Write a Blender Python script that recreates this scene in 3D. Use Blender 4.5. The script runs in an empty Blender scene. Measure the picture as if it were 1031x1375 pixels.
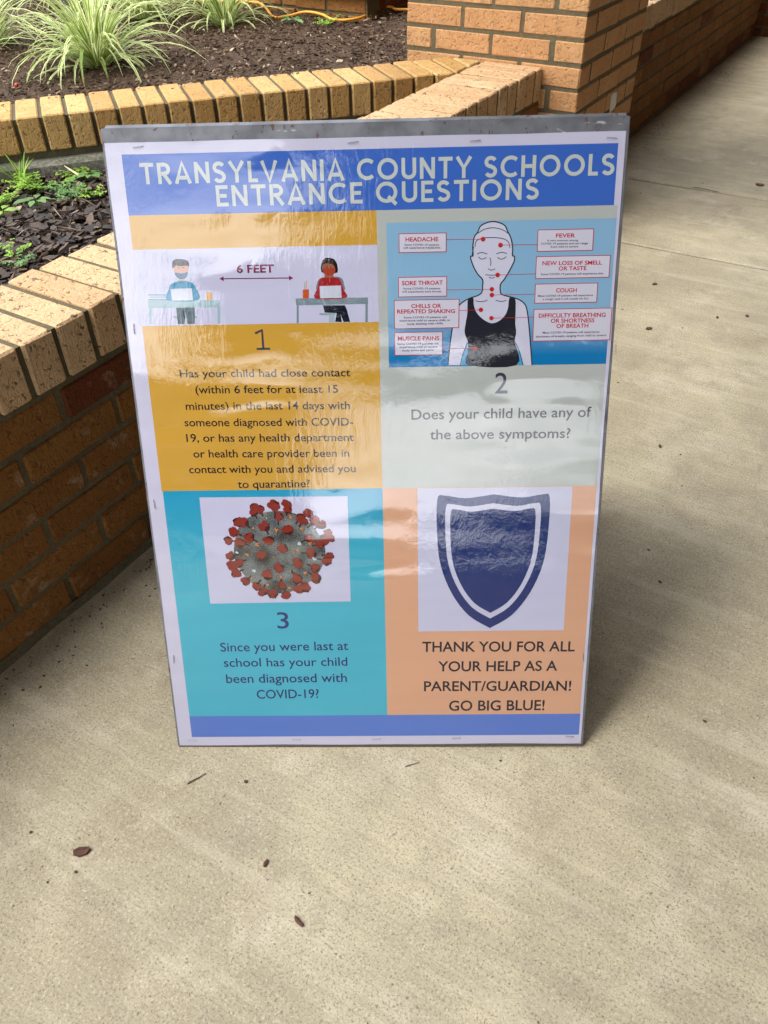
import bpy, bmesh, math, random
from mathutils import Vector, Matrix
from mathutils.geometry import tessellate_polygon
from mathutils import noise as mnoise

sc = bpy.context.scene
COL = sc.collection
rnd = random.Random(11)

# ------------------------------------------------------------------ camera, sky, sun, exposure
cam_d = bpy.data.cameras.new('camera')
cam = bpy.data.objects.new('camera', cam_d)
COL.objects.link(cam)
cR = Vector((.8551, .5182, -.0150)); cF = Vector((-.4009, .6424, -.6531)); cU = cR.cross(cF)
cF.normalize(); cR = cF.cross(cU).normalized(); cU = cR.cross(cF)
m = Matrix((cR, cU, -cF)).transposed().to_4x4(); m.translation = (0, 0, 1.1)
cam.matrix_world = m
cam_d.sensor_fit = 'VERTICAL'; cam_d.sensor_height = 36; cam_d.lens = 28.17
cam_d.clip_start = .02; cam_d.clip_end = 3000
sc.camera = cam

SUN_TO = Vector((-.30, -.50, .81)).normalized()
w = bpy.data.worlds.new('World'); sc.world = w; w.use_nodes = True
nt = w.node_tree; nt.nodes.clear()
sky = nt.nodes.new('ShaderNodeTexSky'); sky.sky_type = 'NISHITA'; sky.sun_disc = False
sky.sun_elevation = math.asin(SUN_TO.z); sky.sun_rotation = math.atan2(SUN_TO.x, SUN_TO.y)
sky.dust_density = 1.0; sky.air_density = 1.0; sky.ozone_density = 1.0
bg = nt.nodes.new('ShaderNodeBackground'); bg.inputs[1].default_value = .12
wo = nt.nodes.new('ShaderNodeOutputWorld')
# broken bright cloud over the whole sky
tc = nt.nodes.new('ShaderNodeTexCoord'); cn = nt.nodes.new('ShaderNodeTexNoise')
cn.inputs['Scale'].default_value = 2.6; cn.inputs['Detail'].default_value = 5; cn.inputs['Roughness'].default_value = .6
cm = nt.nodes.new('ShaderNodeMapping'); cm.inputs['Scale'].default_value = (1, 1, 2.2)
nt.links.new(tc.outputs['Generated'], cm.inputs[0]); nt.links.new(cm.outputs[0], cn.inputs[0])
cr_ = nt.nodes.new('ShaderNodeValToRGB'); cr_.color_ramp.elements[0].position = .36; cr_.color_ramp.elements[1].position = .60
nt.links.new(cn.outputs[0], cr_.inputs[0])
mxs = nt.nodes.new('ShaderNodeMix'); mxs.data_type = 'RGBA'; mxs.clamp_result = False
nt.links.new(cr_.outputs[0], mxs.inputs[0]); nt.links.new(sky.outputs[0], mxs.inputs[6]); mxs.inputs[7].default_value = (32, 32.2, 33, 1)
nt.links.new(mxs.outputs[2], bg.inputs[0]); nt.links.new(bg.outputs[0], wo.inputs[0])
sl = bpy.data.lights.new('sun', 'SUN'); sl.energy = 2.95; sl.angle = math.radians(38); sl.color = (1, .95, .87)
so = bpy.data.objects.new('sun', sl); COL.objects.link(so)
so.rotation_euler = SUN_TO.to_track_quat('Z', 'Y').to_euler()
vs = sc.view_settings
vs.view_transform = 'Standard'; vs.look = 'None'; vs.gamma = 1; vs.use_curve_mapping = False
vs.exposure = .50

# ------------------------------------------------------------------ helpers
def S(c):
    """sRGB 0-255 to linear"""
    return tuple(((v/255)/12.92 if v/255 <= .04045 else ((v/255+.055)/1.055)**2.4) for v in c)

def tag(o, label=None, cat=None, group=None, kind=None):
    if label: o['label'] = label
    if cat: o['category'] = cat
    if group: o['group'] = group
    if kind: o['kind'] = kind
    return o

def empty(name, loc=(0, 0, 0), rz=0):
    o = bpy.data.objects.new(name, None); COL.objects.link(o)
    o.location = loc; o.rotation_euler = (0, 0, rz); o.empty_display_size = .05
    return o

def link(name, me, parent=None, loc=None, rz=None):
    o = bpy.data.objects.new(name, me); COL.objects.link(o)
    if parent: o.parent = parent
    if loc is not None: o.location = loc
    if rz is not None: o.rotation_euler = (0, 0, rz)
    return o

class MB:
    """collects geometry for ONE mesh object"""
    def __init__(s): s.v = []; s.f = []; s.mi = []
    def add(s, vs, fs, mi=0):
        b = len(s.v); s.v += [tuple(p) for p in vs]
        for f in fs: s.f.append(tuple(b+i for i in f)); s.mi.append(mi)
    def box(s, x0, y0, z0, x1, y1, z1, mi=0):
        s.add([(x0,y0,z0),(x1,y0,z0),(x1,y1,z0),(x0,y1,z0),(x0,y0,z1),(x1,y0,z1),(x1,y1,z1),(x0,y1,z1)],
              [(3,2,1,0),(4,5,6,7),(0,1,5,4),(1,2,6,5),(2,3,7,6),(3,0,4,7)], mi)
    def prism(s, poly, z0, z1, mi=0):
        n = len(poly)
        s.add([(p[0], p[1], z0) for p in poly]+[(p[0], p[1], z1) for p in poly],
              [tuple(reversed(range(n))), tuple(range(n, 2*n))]+[(i, (i+1) % n, n+(i+1) % n, n+i) for i in range(n)], mi)
    def tube(s, pts, r, n=8, mi=0):
        pts = [Vector(p) for p in pts]; rings = []; b = len(s.v)
        up = Vector((0, 0, 1))
        for i, p in enumerate(pts):
            t = (pts[min(i+1, len(pts)-1)]-pts[max(i-1, 0)]).normalized()
            a = t.cross(up)
            if a.length < 1e-4: a = Vector((1, 0, 0))
            a.normalize(); c = a.cross(t)
            rr = r[i] if isinstance(r, (list, tuple)) else r
            for k in range(n):
                an = 2*math.pi*k/n
                s.v.append(tuple(p+a*math.cos(an)*rr+c*math.sin(an)*rr))
        for i in range(len(pts)-1):
            for k in range(n):
                s.f.append((b+i*n+k, b+i*n+(k+1) % n, b+(i+1)*n+(k+1) % n, b+(i+1)*n+k)); s.mi.append(mi)
        s.f.append(tuple(b+k for k in reversed(range(n)))); s.mi.append(mi)
        s.f.append(tuple(b+(len(pts)-1)*n+k for k in range(n))); s.mi.append(mi)
    def mesh(s, name, mats, smooth=False):
        me = bpy.data.meshes.new(name); me.from_pydata(s.v, [], s.f)
        for mt in (mats if isinstance(mats, (list, tuple)) else [mats]): me.materials.append(mt)
        me.polygons.foreach_set('material_index', s.mi)
        if smooth: me.polygons.foreach_set('use_smooth', [True]*len(s.f))
        me.update(); return me
    def build(s, name, mats, parent=None, loc=None, rz=None, smooth=False):
        return link(name, s.mesh(name, mats, smooth), parent, loc, rz)

# ------------------------------------------------------------------ material kit
class NT:
    def __init__(s, name):
        s.m = bpy.data.materials.new(name); s.m.use_nodes = True
        s.t = s.m.node_tree; s.b = s.t.nodes['Principled BSDF']
    def n(s, typ, **kw):
        nd = s.t.nodes.new(typ)
        for k, v in kw.items(): setattr(nd, k, v)
        return nd
    def l(s, a, b): s.t.links.new(a, b)
    def inp(s, nd, i, v):
        if hasattr(v, 'is_linked') or isinstance(v, bpy.types.NodeSocket): s.l(v, nd.inputs[i])
        else: nd.inputs[i].default_value = v
    def math(s, op, a, b=0., clamp=False):
        nd = s.n('ShaderNodeMath', operation=op, use_clamp=clamp); s.inp(nd, 0, a); s.inp(nd, 1, b); return nd.outputs[0]
    def noise(s, vec, scale, detail=3, rough=.55, dist=0., ntype=None):
        nd = s.n('ShaderNodeTexNoise'); s.l(vec, nd.inputs['Vector'])
        nd.inputs['Scale'].default_value = scale; nd.inputs['Detail'].default_value = detail
        nd.inputs['Roughness'].default_value = rough; nd.inputs['Distortion'].default_value = dist
        return nd.outputs[0]
    def ramp(s, fac, stops, interp='LINEAR'):
        nd = s.n('ShaderNodeValToRGB'); s.l(fac, nd.inputs[0]); cr = nd.color_ramp; cr.interpolation = interp
        while len(cr.elements) < len(stops): cr.elements.new(.5)
        for e, (p, c) in zip(cr.elements, stops):
            e.position = p; e.color = (c, c, c, 1) if isinstance(c, (int, float)) else (*c, 1)
        return nd.outputs[0]
    def mix(s, fac, a, b, mode='MIX'):
        nd = s.n('ShaderNodeMix', data_type='RGBA', blend_type=mode)
        s.inp(nd, 0, fac)
        for i, v in ((6, a), (7, b)):
            if isinstance(v, bpy.types.NodeSocket): s.l(v, nd.inputs[i])
            else: nd.inputs[i].default_value = (*v, 1) if len(v) == 3 else v
        return nd.outputs[2]
    def coord(s, kind='Object', scale=None, jitter=False, rot=None):
        tc = s.n('ShaderNodeTexCoord'); v = tc.outputs[kind]
        if jitter:
            oi = s.n('ShaderNodeObjectInfo'); mu = s.n('ShaderNodeVectorMath', operation='MULTIPLY_ADD')
            cb = s.n('ShaderNodeCombineXYZ')
            for i in range(3): s.l(s.math('MULTIPLY', oi.outputs['Random'], (17., 31., 53.)[i]), cb.inputs[i])
            ad = s.n('ShaderNodeVectorMath', operation='ADD'); s.l(v, ad.inputs[0]); s.l(cb.outputs[0], ad.inputs[1]); v = ad.outputs[0]
            s.t.nodes.remove(mu)
        if scale or rot:
            mp = s.n('ShaderNodeMapping'); s.l(v, mp.inputs[0])
            if scale: mp.inputs['Scale'].default_value = scale
            if rot: mp.inputs['Rotation'].default_value = rot
            v = mp.outputs[0]
        return v
    def bump(s, h, strength=.3, dist=.002, prev=None):
        nd = s.n('ShaderNodeBump'); s.l(h, nd.inputs['Height'])
        nd.inputs['Strength'].default_value = strength; nd.inputs['Distance'].default_value = dist
        if prev: s.l(prev, nd.inputs['Normal'])
        return nd.outputs[0]
    def out(s, col=None, rough=.8, normal=None, spec=.5, metal=0.):
        b = s.b
        if col is not None: s.inp(b, 'Base Color', col if isinstance(col, bpy.types.NodeSocket) else (*col, 1))
        s.inp(b, 'Roughness', rough); b.inputs['Specular IOR Level'].default_value = spec
        b.inputs['Metallic'].default_value = metal
        if normal: s.l(normal, b.inputs['Normal'])
        return s.m

def brick_mat(name, c_lo, c_mid, c_hi, speck=.5, bump=.9):
    k = NT(name); v = k.coord('Object', jitter=True)
    oi = k.n('ShaderNodeObjectInfo')
    base = k.ramp(oi.outputs['Random'], [(0, c_lo), (.45, c_mid), (1, c_hi)])
    blot = k.noise(v, 14, 3)
    base = k.mix(k.ramp(blot, [(.3, .0), (.75, .55)]), base, tuple(x*.62 for x in c_mid))
    fine = k.noise(v, 260, 3, .7)
    base = k.mix(k.ramp(fine, [(.35, .45), (.62, 0.)]), base, tuple(x*.45 for x in c_mid))
    # small dark manganese specks and short drag marks
    sv = k.coord('Object', jitter=True, scale=(1, 1, 1))
    sp = k.noise(sv, 95, 2, .65, .6)
    spm = k.ramp(sp, [(.60, 0.), (.68, speck)])
    base = k.mix(spm, base, (.045, .028, .02))
    # pale salt bloom
    bl = k.ramp(k.noise(v, 22, 5, .75), [(.56, 0.), (.72, .32)])
    base = k.mix(bl, base, (.5, .4, .3))
    drag = k.noise(k.coord('Object', jitter=True, scale=(1, 1, .22)), 190, 2, .6)
    h = k.math('ADD', k.math('MULTIPLY', drag, .7), k.math('MULTIPLY', k.ramp(sp, [(.5, 1.), (.68, 0.)]), .8))
    nrm = k.bump(h, bump, .0022)
    nrm = k.bump(k.noise(v, 20, 2), .35, .004, nrm)
    return k.out(base, .88, nrm, .25)

M = {}
M['brick'] = brick_mat('shaded_orange_brick', (.19, .078, .017), (.225, .094, .021), (.26, .115, .028))  # true orange darkened: the shade on the wall faces is put into the colour
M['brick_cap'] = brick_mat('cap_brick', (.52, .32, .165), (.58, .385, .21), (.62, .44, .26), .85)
M['brick_buff'] = brick_mat('buff_brick', (.36, .20, .06), (.48, .29, .10), (.56, .38, .16), .6)
M['brick_pillar'] = brick_mat('pillar_brick', (.47, .24, .10), (.51, .27, .118), (.54, .31, .14), .35)
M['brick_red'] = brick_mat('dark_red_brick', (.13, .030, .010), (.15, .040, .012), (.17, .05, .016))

def mortar_mat(name, c):
    k = NT(name); v = k.coord('Object')
    n = k.noise(v, 130, 4, .7)
    col = k.mix(k.ramp(n, [(.3, 0.), (.7, .8)]), c, tuple(x*.5 for x in c))
    col = k.mix(k.ramp(k.noise(v, 9, 3), [(.45, 0.), (.7, .6)]), col, tuple(x*.55 for x in c))
    return k.out(col, .95, k.bump(n, .8, .002), .2)
M['mortar'] = mortar_mat('mortar', (.135, .113, .066))
M['mortar_dark'] = mortar_mat('dark_mortar', (.13, .115, .075))

def concrete_mat():
    k = NT('broomed_concrete'); v = k.coord('Object')
    base = (.57, .51, .352)
    big = k.noise(v, 1.6, 4, .6, .3)
    col = k.mix(k.ramp(big, [(.38, 0.), (.60, 1.)]), base, (.40, .352, .242))
    mid = k.noise(v, 9, 5, .65)
    col = k.mix(k.ramp(mid, [(.44, 0.), (.66, .6)]), col, (.33, .29, .215))
    pale = k.noise(k.coord('Object', scale=(1, 1, 1), rot=(0, 0, .6)), 5, 5, .7)
    col = k.mix(k.ramp(pale, [(.52, 0.), (.68, .65)]), col, (.66, .60, .47))
    # brown water stains
    stn = k.ramp(k.noise(v, 3.1, 5, .7, .8), [(.57, 0.), (.70, .5)])
    col = k.mix(stn, col, (.27, .20, .13))
    gr = k.noise(v, 300, 5, .9, .4)
    col = k.mix(k.ramp(gr, [(.405, 1.), (.475, 0.)]), col, (.13, .11, .08))
    gr2 = k.noise(k.coord('Object', rot=(0, 0, 1.)), 210, 5, .9)
    col = k.mix(k.ramp(gr2, [(.54, 0.), (.62, .7)]), col, (.70, .64, .50))
    vo = k.n('ShaderNodeTexVoronoi'); k.l(v, vo.inputs['Vector']); vo.inputs['Scale'].default_value = 85
    sel = k.n('ShaderNodeSeparateColor'); k.l(vo.outputs['Color'], sel.inputs[0])
    pit = k.math('MULTIPLY', k.ramp(vo.outputs['Distance'], [(.08, 1.), (.16, 0.)]), k.math('MULTIPLY', k.math('GREATER_THAN', sel.outputs[0], .72), k.ramp(k.noise(v, 5, 3, .7), [(.46, 0.), (.58, 1.)])))
    col = k.mix(k.math('MULTIPLY', pit, .8), col, (.09, .07, .05))
    bro = k.noise(k.coord('Object', scale=(.05, 1, 1), rot=(0, 0, .12)), 150, 3, .6)
    col = k.mix(k.ramp(bro, [(.38, .26), (.54, 0.)]), col, (.30, .26, .19))
    swp = k.noise(k.coord('Object', scale=(.10, 1, 1), rot=(0, 0, .05)), 22, 4, .65)
    col = k.mix(k.ramp(swp, [(.52, 0.), (.70, .22)]), col, (.34, .30, .225))
    col = k.mix(k.ramp(swp, [(.30, .25), (.46, 0.)]), col, (.66, .61, .48))
    spot = k.noise(v, 14, 3, .8, 1.)
    col = k.mix(k.ramp(spot, [(.66, 0.), (.74, .45)]), col, (.20, .15, .10))
    h = k.math('ADD', k.math('MULTIPLY', gr, .5), k.math('MULTIPLY', bro, .4))
    h = k.math('SUBTRACT', h, pit)
    nrm = k.bump(h, .55, .0022)
    nrm = k.bump(mid, .25, .006, nrm)
    return k.out(col, k.ramp(big, [(.3, .85), (.7, .65)]), nrm, .3)
M['concrete'] = concrete_mat()
def kerb_mat():
    k = NT('mossy_concrete'); v = k.coord('Object')
    col = k.mix(k.ramp(k.noise(v, 110, 3, .8), [(.4, 0.), (.6, 1.)]), (.10, .105, .085), (.24, .23, .19))
    col = k.mix(k.ramp(k.noise(v, 8, 4), [(.4, 0.), (.65, .8)]), col, (.07, .085, .04))
    return k.out(col, .95, k.bump(k.noise(v, 180, 3, .8), 1., .004), .2)
M['kerb'] = kerb_mat()

def soil_mat(name, a, b):
    k = NT(name); v = k.coord('Object')
    col = k.mix(k.ramp(k.noise(v, 60, 5, .75), [(.35, 0.), (.65, 1.)]), a, b)
    return k.out(col, .95, k.bump(k.noise(v, 90, 5, .8), 1., .012), .2)
M['soil_front'] = soil_mat('dark_bark_soil', (.012, .008, .006), (.045, .026, .018))
M['soil_rear'] = soil_mat('brown_mulch_soil', (.035, .022, .015), (.12, .074, .045))

def tint_mat(name, stops, rough=.75, spec=.3, nscale=160):
    k = NT(name); at = k.n('ShaderNodeAttribute', attribute_name='tint', attribute_type='GEOMETRY')
    col = k.ramp(at.outputs['Fac'], stops)
    v = k.coord('Object'); n = k.noise(v, nscale, 3, .7)
    col = k.mix(k.ramp(n, [(.35, .6), (.65, 0.)]), col, (.015, .01, .007))
    return k.out(col, rough, k.bump(n, .7, .002), spec)
M['chips'] = tint_mat('bark_chips', [(0, (.016, .010, .008)), (.45, (.040, .025, .017)), (.78, (.085, .05, .03)), (.93, (.15, .095, .06)), (1, (.36, .29, .22))], .6, .4)
M['mulch'] = tint_mat('shredded_mulch', [(0, (.035, .021, .014)), (.45, (.105, .064, .038)), (.8, (.19, .125, .078)), (.93, (.34, .25, .17)), (1, (.60, .50, .36))], .85, .2)

def leafy(name, mid, edge, varieg):
    k = NT(name); uvn = k.n('ShaderNodeUVMap'); sp = k.n('ShaderNodeSeparateXYZ'); k.l(uvn.outputs[0], sp.inputs[0])
    v = k.coord('Object')
    at = k.n('ShaderNodeAttribute', attribute_name='tint', attribute_type='GEOMETRY')
    if varieg:
        d = k.math('ABSOLUTE', k.math('SUBTRACT', sp.outputs[0], .5))
        f = k.ramp(d, [(.17, 0.), (.27, 1.)])
        col = k.mix(f, mid, edge)
        col = k.mix(k.ramp(at.outputs['Fac'], [(.5, 0.), (1, .9)]), col, mid)
        tip = k.math('MULTIPLY', k.ramp(sp.outputs[1], [(.80, 0.), (.97, 1.)]), k.math('GREATER_THAN', at.outputs['Fac'], .55))
        col = k.mix(tip, col, (.36, .24, .11))
    else:
        col = k.mix(at.outputs['Fac'], mid, edge)
    col = k.mix(k.ramp(k.noise(v, 40, 2), [(.35, .35), (.6, 0.)]), col, tuple(x*.5 for x in mid))
    b = k.b; k.out(col, .45, None, .4)
    tr = k.n('ShaderNodeBsdfTranslucent'); k.l(col, tr.inputs[0])
    mx = k.n('ShaderNodeMixShader'); mx.inputs[0].default_value = .35
    k.l(b.outputs[0], mx.inputs[1]); k.l(tr.outputs[0], mx.inputs[2])
    k.l(mx.outputs[0], k.t.nodes['Material Output'].inputs[0])
    return k.m
M['liriope'] = leafy('variegated_leaf', (.20, .34, .04), (.78, .80, .42), True)
M['weed'] = leafy('weed_leaf', (.20, .40, .035), (.38, .58, .08), False)
M['weed_dark'] = leafy('weed_leaf_blueish', (.10, .24, .06), (.20, .36, .11), False)

def plain(name, col, rough=.6, spec=.4, metal=0., nscale=None, amt=.3, bump=.2):
    k = NT(name)
    if nscale:
        v = k.coord('Object'); n = k.noise(v, nscale, 4, .6)
        c = k.mix(k.ramp(n, [(.35, amt), (.65, 0.)]), col, tuple(x*.45 for x in col))
        return k.out(c, rough, k.bump(n, bump, .002), spec, metal)
    return k.out(col, rough, None, spec, metal)
M['cord'] = plain('orange_cord', (.75, .34, .03), .45, .5, nscale=60, amt=.4)
M['flower'] = plain('purple_flower', (.10, .08, .16), .8, nscale=80)
M['berry'] = plain('red_berry', (.45, .02, .02), .4)
M['deadwood'] = plain('dry_leaf', (.11, .045, .028), .7, nscale=120, amt=.6, bump=.8)
M['twig'] = plain('twig', (.10, .065, .04), .8, nscale=120, amt=.5, bump=.6)
M['straw'] = plain('straw', (.50, .42, .30), .8, nscale=90, amt=.3)
M['roof'] = plain('canopy_soffit', (.11, .10, .09), .8, nscale=3, amt=.3)
M['ground'] = plain('lawn_ground', (.06, .085, .03), .95, nscale=2, amt=.6)
M['facade'] = plain('facade_brick', (.16, .075, .04), .9, nscale=5, amt=.4)
M['glass'] = plain('window_glass', (.02, .025, .03), .08, .5)
M['trim'] = plain('white_trim', (.6, .6, .57), .6, nscale=10, amt=.2)

# ------------------------------------------------------------------ the ground, walkway slabs
mb = MB(); mb.box(-1500, -1500, -1.2, 1500, 1500, -.09)
tag(mb.build('ground', M['ground']), kind='structure')
pav = empty('pavement'); tag(pav, kind='structure')
mb = MB(); mb.box(-1.20, -30, -.088, 2.6, 12, -.02)
mb.build('sub_base', M['mortar_dark'], pav)
XL, XR = -1.06, 2.6
def slab(y0, y1, sk0=0., sk1=0.):
    b = MB(); N = 24; vs_, fs_ = [], []
    e = .0055
    top = [(XL, y0+e+sk0*XL), (XR, y0+e+sk0*XR), (XR, y1-e+sk1*XR), (XL, y1-e+sk1*XL)]
    # slightly worn arris: edge ring 2 mm lower
    inn = [(XL+.01, top[0][1]+.006), (XR-.01, top[1][1]+.006), (XR-.01, top[2][1]-.006), (XL+.01, top[3][1]-.006)]
    b.add([(x, y, -.015) for x, y in top]+[(x, y, -.0035) for x, y in top]+[(x, y, 0) for x, y in inn],
          [(8, 9, 10, 11)]+[(4+i, 4+(i+1) % 4, 8+(i+1) % 4, 8+i) for i in range(4)]+[(i, (i+1) % 4, 4+(i+1) % 4, 4+i) for i in range(4)])
    b.build('slab', M['concrete'], pav)
ys = [-9.5, -6.4, -3.35, -.9, 2.712, 3.345, 6.4, 9.45, 12]
for i in range(len(ys)-1):
    slab(ys[i], ys[i+1], .02 if 0 < i else 0, .02 if i < len(ys)-2 else 0)

# ------------------------------------------------------------------ bricks
def bevel_box(sx, sy, sz, bev, seed):
    r = random.Random(seed); bm = bmesh.new()
    bmesh.ops.create_cube(bm, size=1)
    for v in bm.verts:
        v.co = Vector((v.co.x*sx, v.co.y*sy, v.co.z*sz))
    bmesh.ops.bevel(bm, geom=bm.edges[:], offset=bev, segments=1, affect='EDGES')
    for v in bm.verts:
        v.co += Vector((r.uniform(-1, 1)*.0011, r.uniform(-1, 1)*.0008, r.uniform(-1, 1)*.0010))
    return bm
_bc = {}
def brick_mesh(sx, sy, sz, mat, variant, bev=.0035):
    key = (round(sx, 4), round(sy, 4), round(sz, 4), mat, variant)
    if key not in _bc:
        bm = bevel_box(sx, sy, sz, bev, hash(key[:3]) % 9999+variant*7)
        me = bpy.data.meshes.new('brick'); bm.to_mesh(me); bm.free(); me.materials.append(M[mat]); _bc[key] = me
    return _bc[key]
def brick(parent, x, y, z, sx, sy, sz, mat, rz=0):
    o = link('brick', brick_mesh(sx, sy, sz, mat, rnd.randrange(5)), parent)
    o.location = (x, y, z); o.rotation_euler = (rnd.gauss(0, .0045), rnd.gauss(0, .0045), rz+rnd.gauss(0, .0045))
    return o
CO, JT = .0677, .010
def course_face(parent, a, b, joints0, pitch, z, along, fixed, mat, depth=.09, odd=None):
    """stretchers between a and b along an axis ('x' or 'y'), front at `fixed`, facing sign `odd`"""
    n0 = math.floor((a-joints0)/pitch)
    k = n0
    while joints0+k*pitch < b-.012:
        s, e = max(a, joints0+k*pitch+JT/2), min(b, joints0+(k+1)*pitch-JT/2)
        k += 1
        if e-s < .02: continue
        c, L = (s+e)/2, e-s
        pro = rnd.uniform(-.0015, .0015); f = fixed-odd*(depth/2+pro)
        mt = mat(z) if callable(mat) else mat
        if along == 'y': brick(parent, f, c, z, depth, L, CO-JT, mt)
        else: brick(parent, c, f, z, L, depth, CO-JT, mt)

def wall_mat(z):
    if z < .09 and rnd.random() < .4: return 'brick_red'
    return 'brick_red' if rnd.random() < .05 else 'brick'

Z0 = .0145
def low_wall(name, label, xf, y0, y1, odd_j, even_j, capj, mat=wall_mat, capmat='brick_cap', group=None):
    root = empty(name, (0, 0, 0)); tag(root, label, 'wall', group)
    core = MB()
    core.box(xf-.196, y0+.002, -.05, xf-.0038, y1-.002, .4215)
    core.box(xf-.197, y0+.003, .4215, xf-.0045, y1-.003, .5085)
    core.build('mortar', M['mortar'], root)
    fl = MB(); n = int((y1-y0)/.04)
    for i in range(n):
        a, b = y0+(y1-y0)*i/n, y0+(y1-y0)*(i+1)/n
        w0 = .005+.006*mnoise.noise(Vector((a*9, 3, 1))); w1 = .005+.006*mnoise.noise(Vector((b*9, 3, 1)))
        h0 = .016+.004*mnoise.noise(Vector((a*11, 8, 1))); h1 = .016+.004*mnoise.noise(Vector((b*11, 8, 1)))
        fl.add([(xf+w0+.004, a, -.001), (xf+w1+.004, b, -.001), (xf+w1*.3, b, h1), (xf+w0*.3, a, h0), (xf-.01, a, h0+.001), (xf-.01, b, h1+.001)],
               [(0, 1, 2, 3), (3, 2, 5, 4)])
    fl.build('mortar_fillet', M['mortar'], root)
    for k in range(6):
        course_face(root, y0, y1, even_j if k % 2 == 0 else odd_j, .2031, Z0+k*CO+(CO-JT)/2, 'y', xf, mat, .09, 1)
    k = math.floor((y0-capj)/CO)
    while capj+k*CO < y1-.01:
        s, e = max(y0, capj+k*CO+JT/2), min(y1, capj+(k+1)*CO-JT/2); k += 1
        if e-s < .015: continue
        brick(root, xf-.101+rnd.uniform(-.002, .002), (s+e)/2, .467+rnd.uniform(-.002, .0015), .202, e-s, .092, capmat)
    return root
XF = -1.032
low_wall('brick_wall', 'low orange brick planter wall running behind the sign up to the brick pillar, rowlock cap sunlit', XF, -1.5, 2.638, .668, .566, .628, group='low brick walls')
low_wall('brick_wall', 'low brick wall beyond the tall pillar, its dark face running away along the walkway', -1.063, 3.254, 6.38, 3.30, 3.40, 3.28, capmat='brick_cap', group='low brick walls')

# pillars
def pillar(x0, y0, label, ztop, mat, zind, grp):
    S_ = .612; x1, y1 = x0+S_, y0+S_
    root = empty('brick_pillar', (0, 0, 0)); tag(root, label, 'pillar', grp)
    c = MB(); c.box(x0+.0025, y0+.0025, -.05, x1-.0025, y1-.0025, ztop); c.build('mortar', M['mortar'], root)
    z = -.0172; k = 0; rest = MB(); q = S_/6
    while z+CO < ztop:
        zc = z+(CO-JT)/2+.005
        A = k % 2 == 1
        full = [(0, 2*q), (2*q, 4*q), (4*q, 6*q)]
        half = [(q, 3*q), (3*q, 5*q)]
        for face in range(4):
            # faces: 0 front(-y) 1 right(+x) 2 back 3 left ; the runs of even/odd courses interlock at the corners
            fr = full if (A == (face % 2 == 0)) else half
            for a, b in fr:
                a2, b2 = a+(JT/2 if a > 0 else 0), b-(JT/2 if b < S_-.001 else 0)
                if face in (0, 2): cx, cy, sx, sy = x0+(a2+b2)/2, (y0+.046 if face == 0 else y1-.046), b2-a2, .092
                else: cx, cy, sx, sy = (x1-.046 if face == 1 else x0+.046), y0+(a2+b2)/2, .092, b2-a2
                if z < zind: brick(root, cx, cy, zc, sx, sy, CO-JT, mat)
                else: rest.box(cx-sx/2, cy-sy/2, zc-(CO-JT)/2, cx+sx/2, cy+sy/2, zc+(CO-JT)/2)
        z += CO; k += 1
    if rest.v: tag(rest.build('upper_bricks', M[mat], root), kind='stuff')
    return root
MAIN_PILLAR = pillar(-1.521, 2.640, 'tall orange brick pillar at the end of the planter wall, lit front and shaded side', 3.955, 'brick_pillar', 1.0, 'brick pillars')
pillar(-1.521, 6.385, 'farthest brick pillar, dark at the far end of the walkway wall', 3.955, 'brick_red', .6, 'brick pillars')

sm = MB(); r_ = random.Random(4); n_s = 12
ol_ = [(3.02+.036*math.copysign(abs(math.cos(6.2832*(i+.5)/n_s))**.4, math.cos(6.2832*(i+.5)/n_s))*r_.uniform(.7, 1.15), .345+.03*math.copysign(abs(math.sin(6.2832*(i+.5)/n_s))**.4, math.sin(6.2832*(i+.5)/n_s))*r_.uniform(.85, 1.1)) for i in range(n_s)]
sm.add([(-.9078, a_, b_) for a_, b_ in ol_]+[(-.9065, 3.02+(a_-3.02)*.8, .345+(b_-.345)*.85) for a_, b_ in ol_], [tuple(range(n_s, 2*n_s))]+[(i, (i+1) % n_s, n_s+(i+1) % n_s, n_s+i) for i in range(n_s)])
sm.build('mortar_smear', M['trim'], MAIN_PILLAR)

# rear angled wall
BO = Vector((-2.065, 1.435)); BD = Vector((.628, .778)).normalized(); BN = Vector((BD.y, -BD.x))
def clip(poly, nx, ny, c):
    out = []
    for i in range(len(poly)):
        p, q = poly[i], poly[(i+1) % len(poly)]
        dp, dq = nx*p[0]+ny*p[1]-c, nx*q[0]+ny*q[1]-c
        if dp <= 0: out.append(p)
        if dp*dq < 0:
            t = dp/(dp-dq); out.append((p[0]+(q[0]-p[0])*t, p[1]+(q[1]-p[1])*t))
    return out
def foot(t0, t1, f0, f1):
    P = [BO+BD*t0+BN*f0, BO+BD*t1+BN*f0, BO+BD*t1+BN*f1, BO+BD*t0+BN*f1]
    pl = [(p.x, p.y) for p in P]
    pl = clip(pl, 1, 0, XF-.2035-.007); return clip(pl, 0, 1, 2.632) if pl else pl
def ccw(pl):
    a = sum(pl[i][0]*pl[(i+1) % len(pl)][1]-pl[(i+1) % len(pl)][0]*pl[i][1] for i in range(len(pl)))
    return pl if a > 0 else pl[::-1]
rw = empty('brick_wall'); tag(rw, 'angled buff brick border wall in front of the mulch and striped grass', 'wall', 'low brick walls')
core = MB()
core.prism(ccw(foot(-2.4, 1.7, -.006-.19, -.010)), .38, .5065); core.build('mortar', M['mortar_dark'], rw)
core = MB(); core.prism(ccw(foot(-2.4, 1.7, -.19, -.035)), .2, .381); core.build('mortar_bed', M['mortar_dark'], rw)
kb = MB()
def kpt(t, f):
    p = BO+BD*t+BN*f; return p.x, p.y
N = 60
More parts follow.
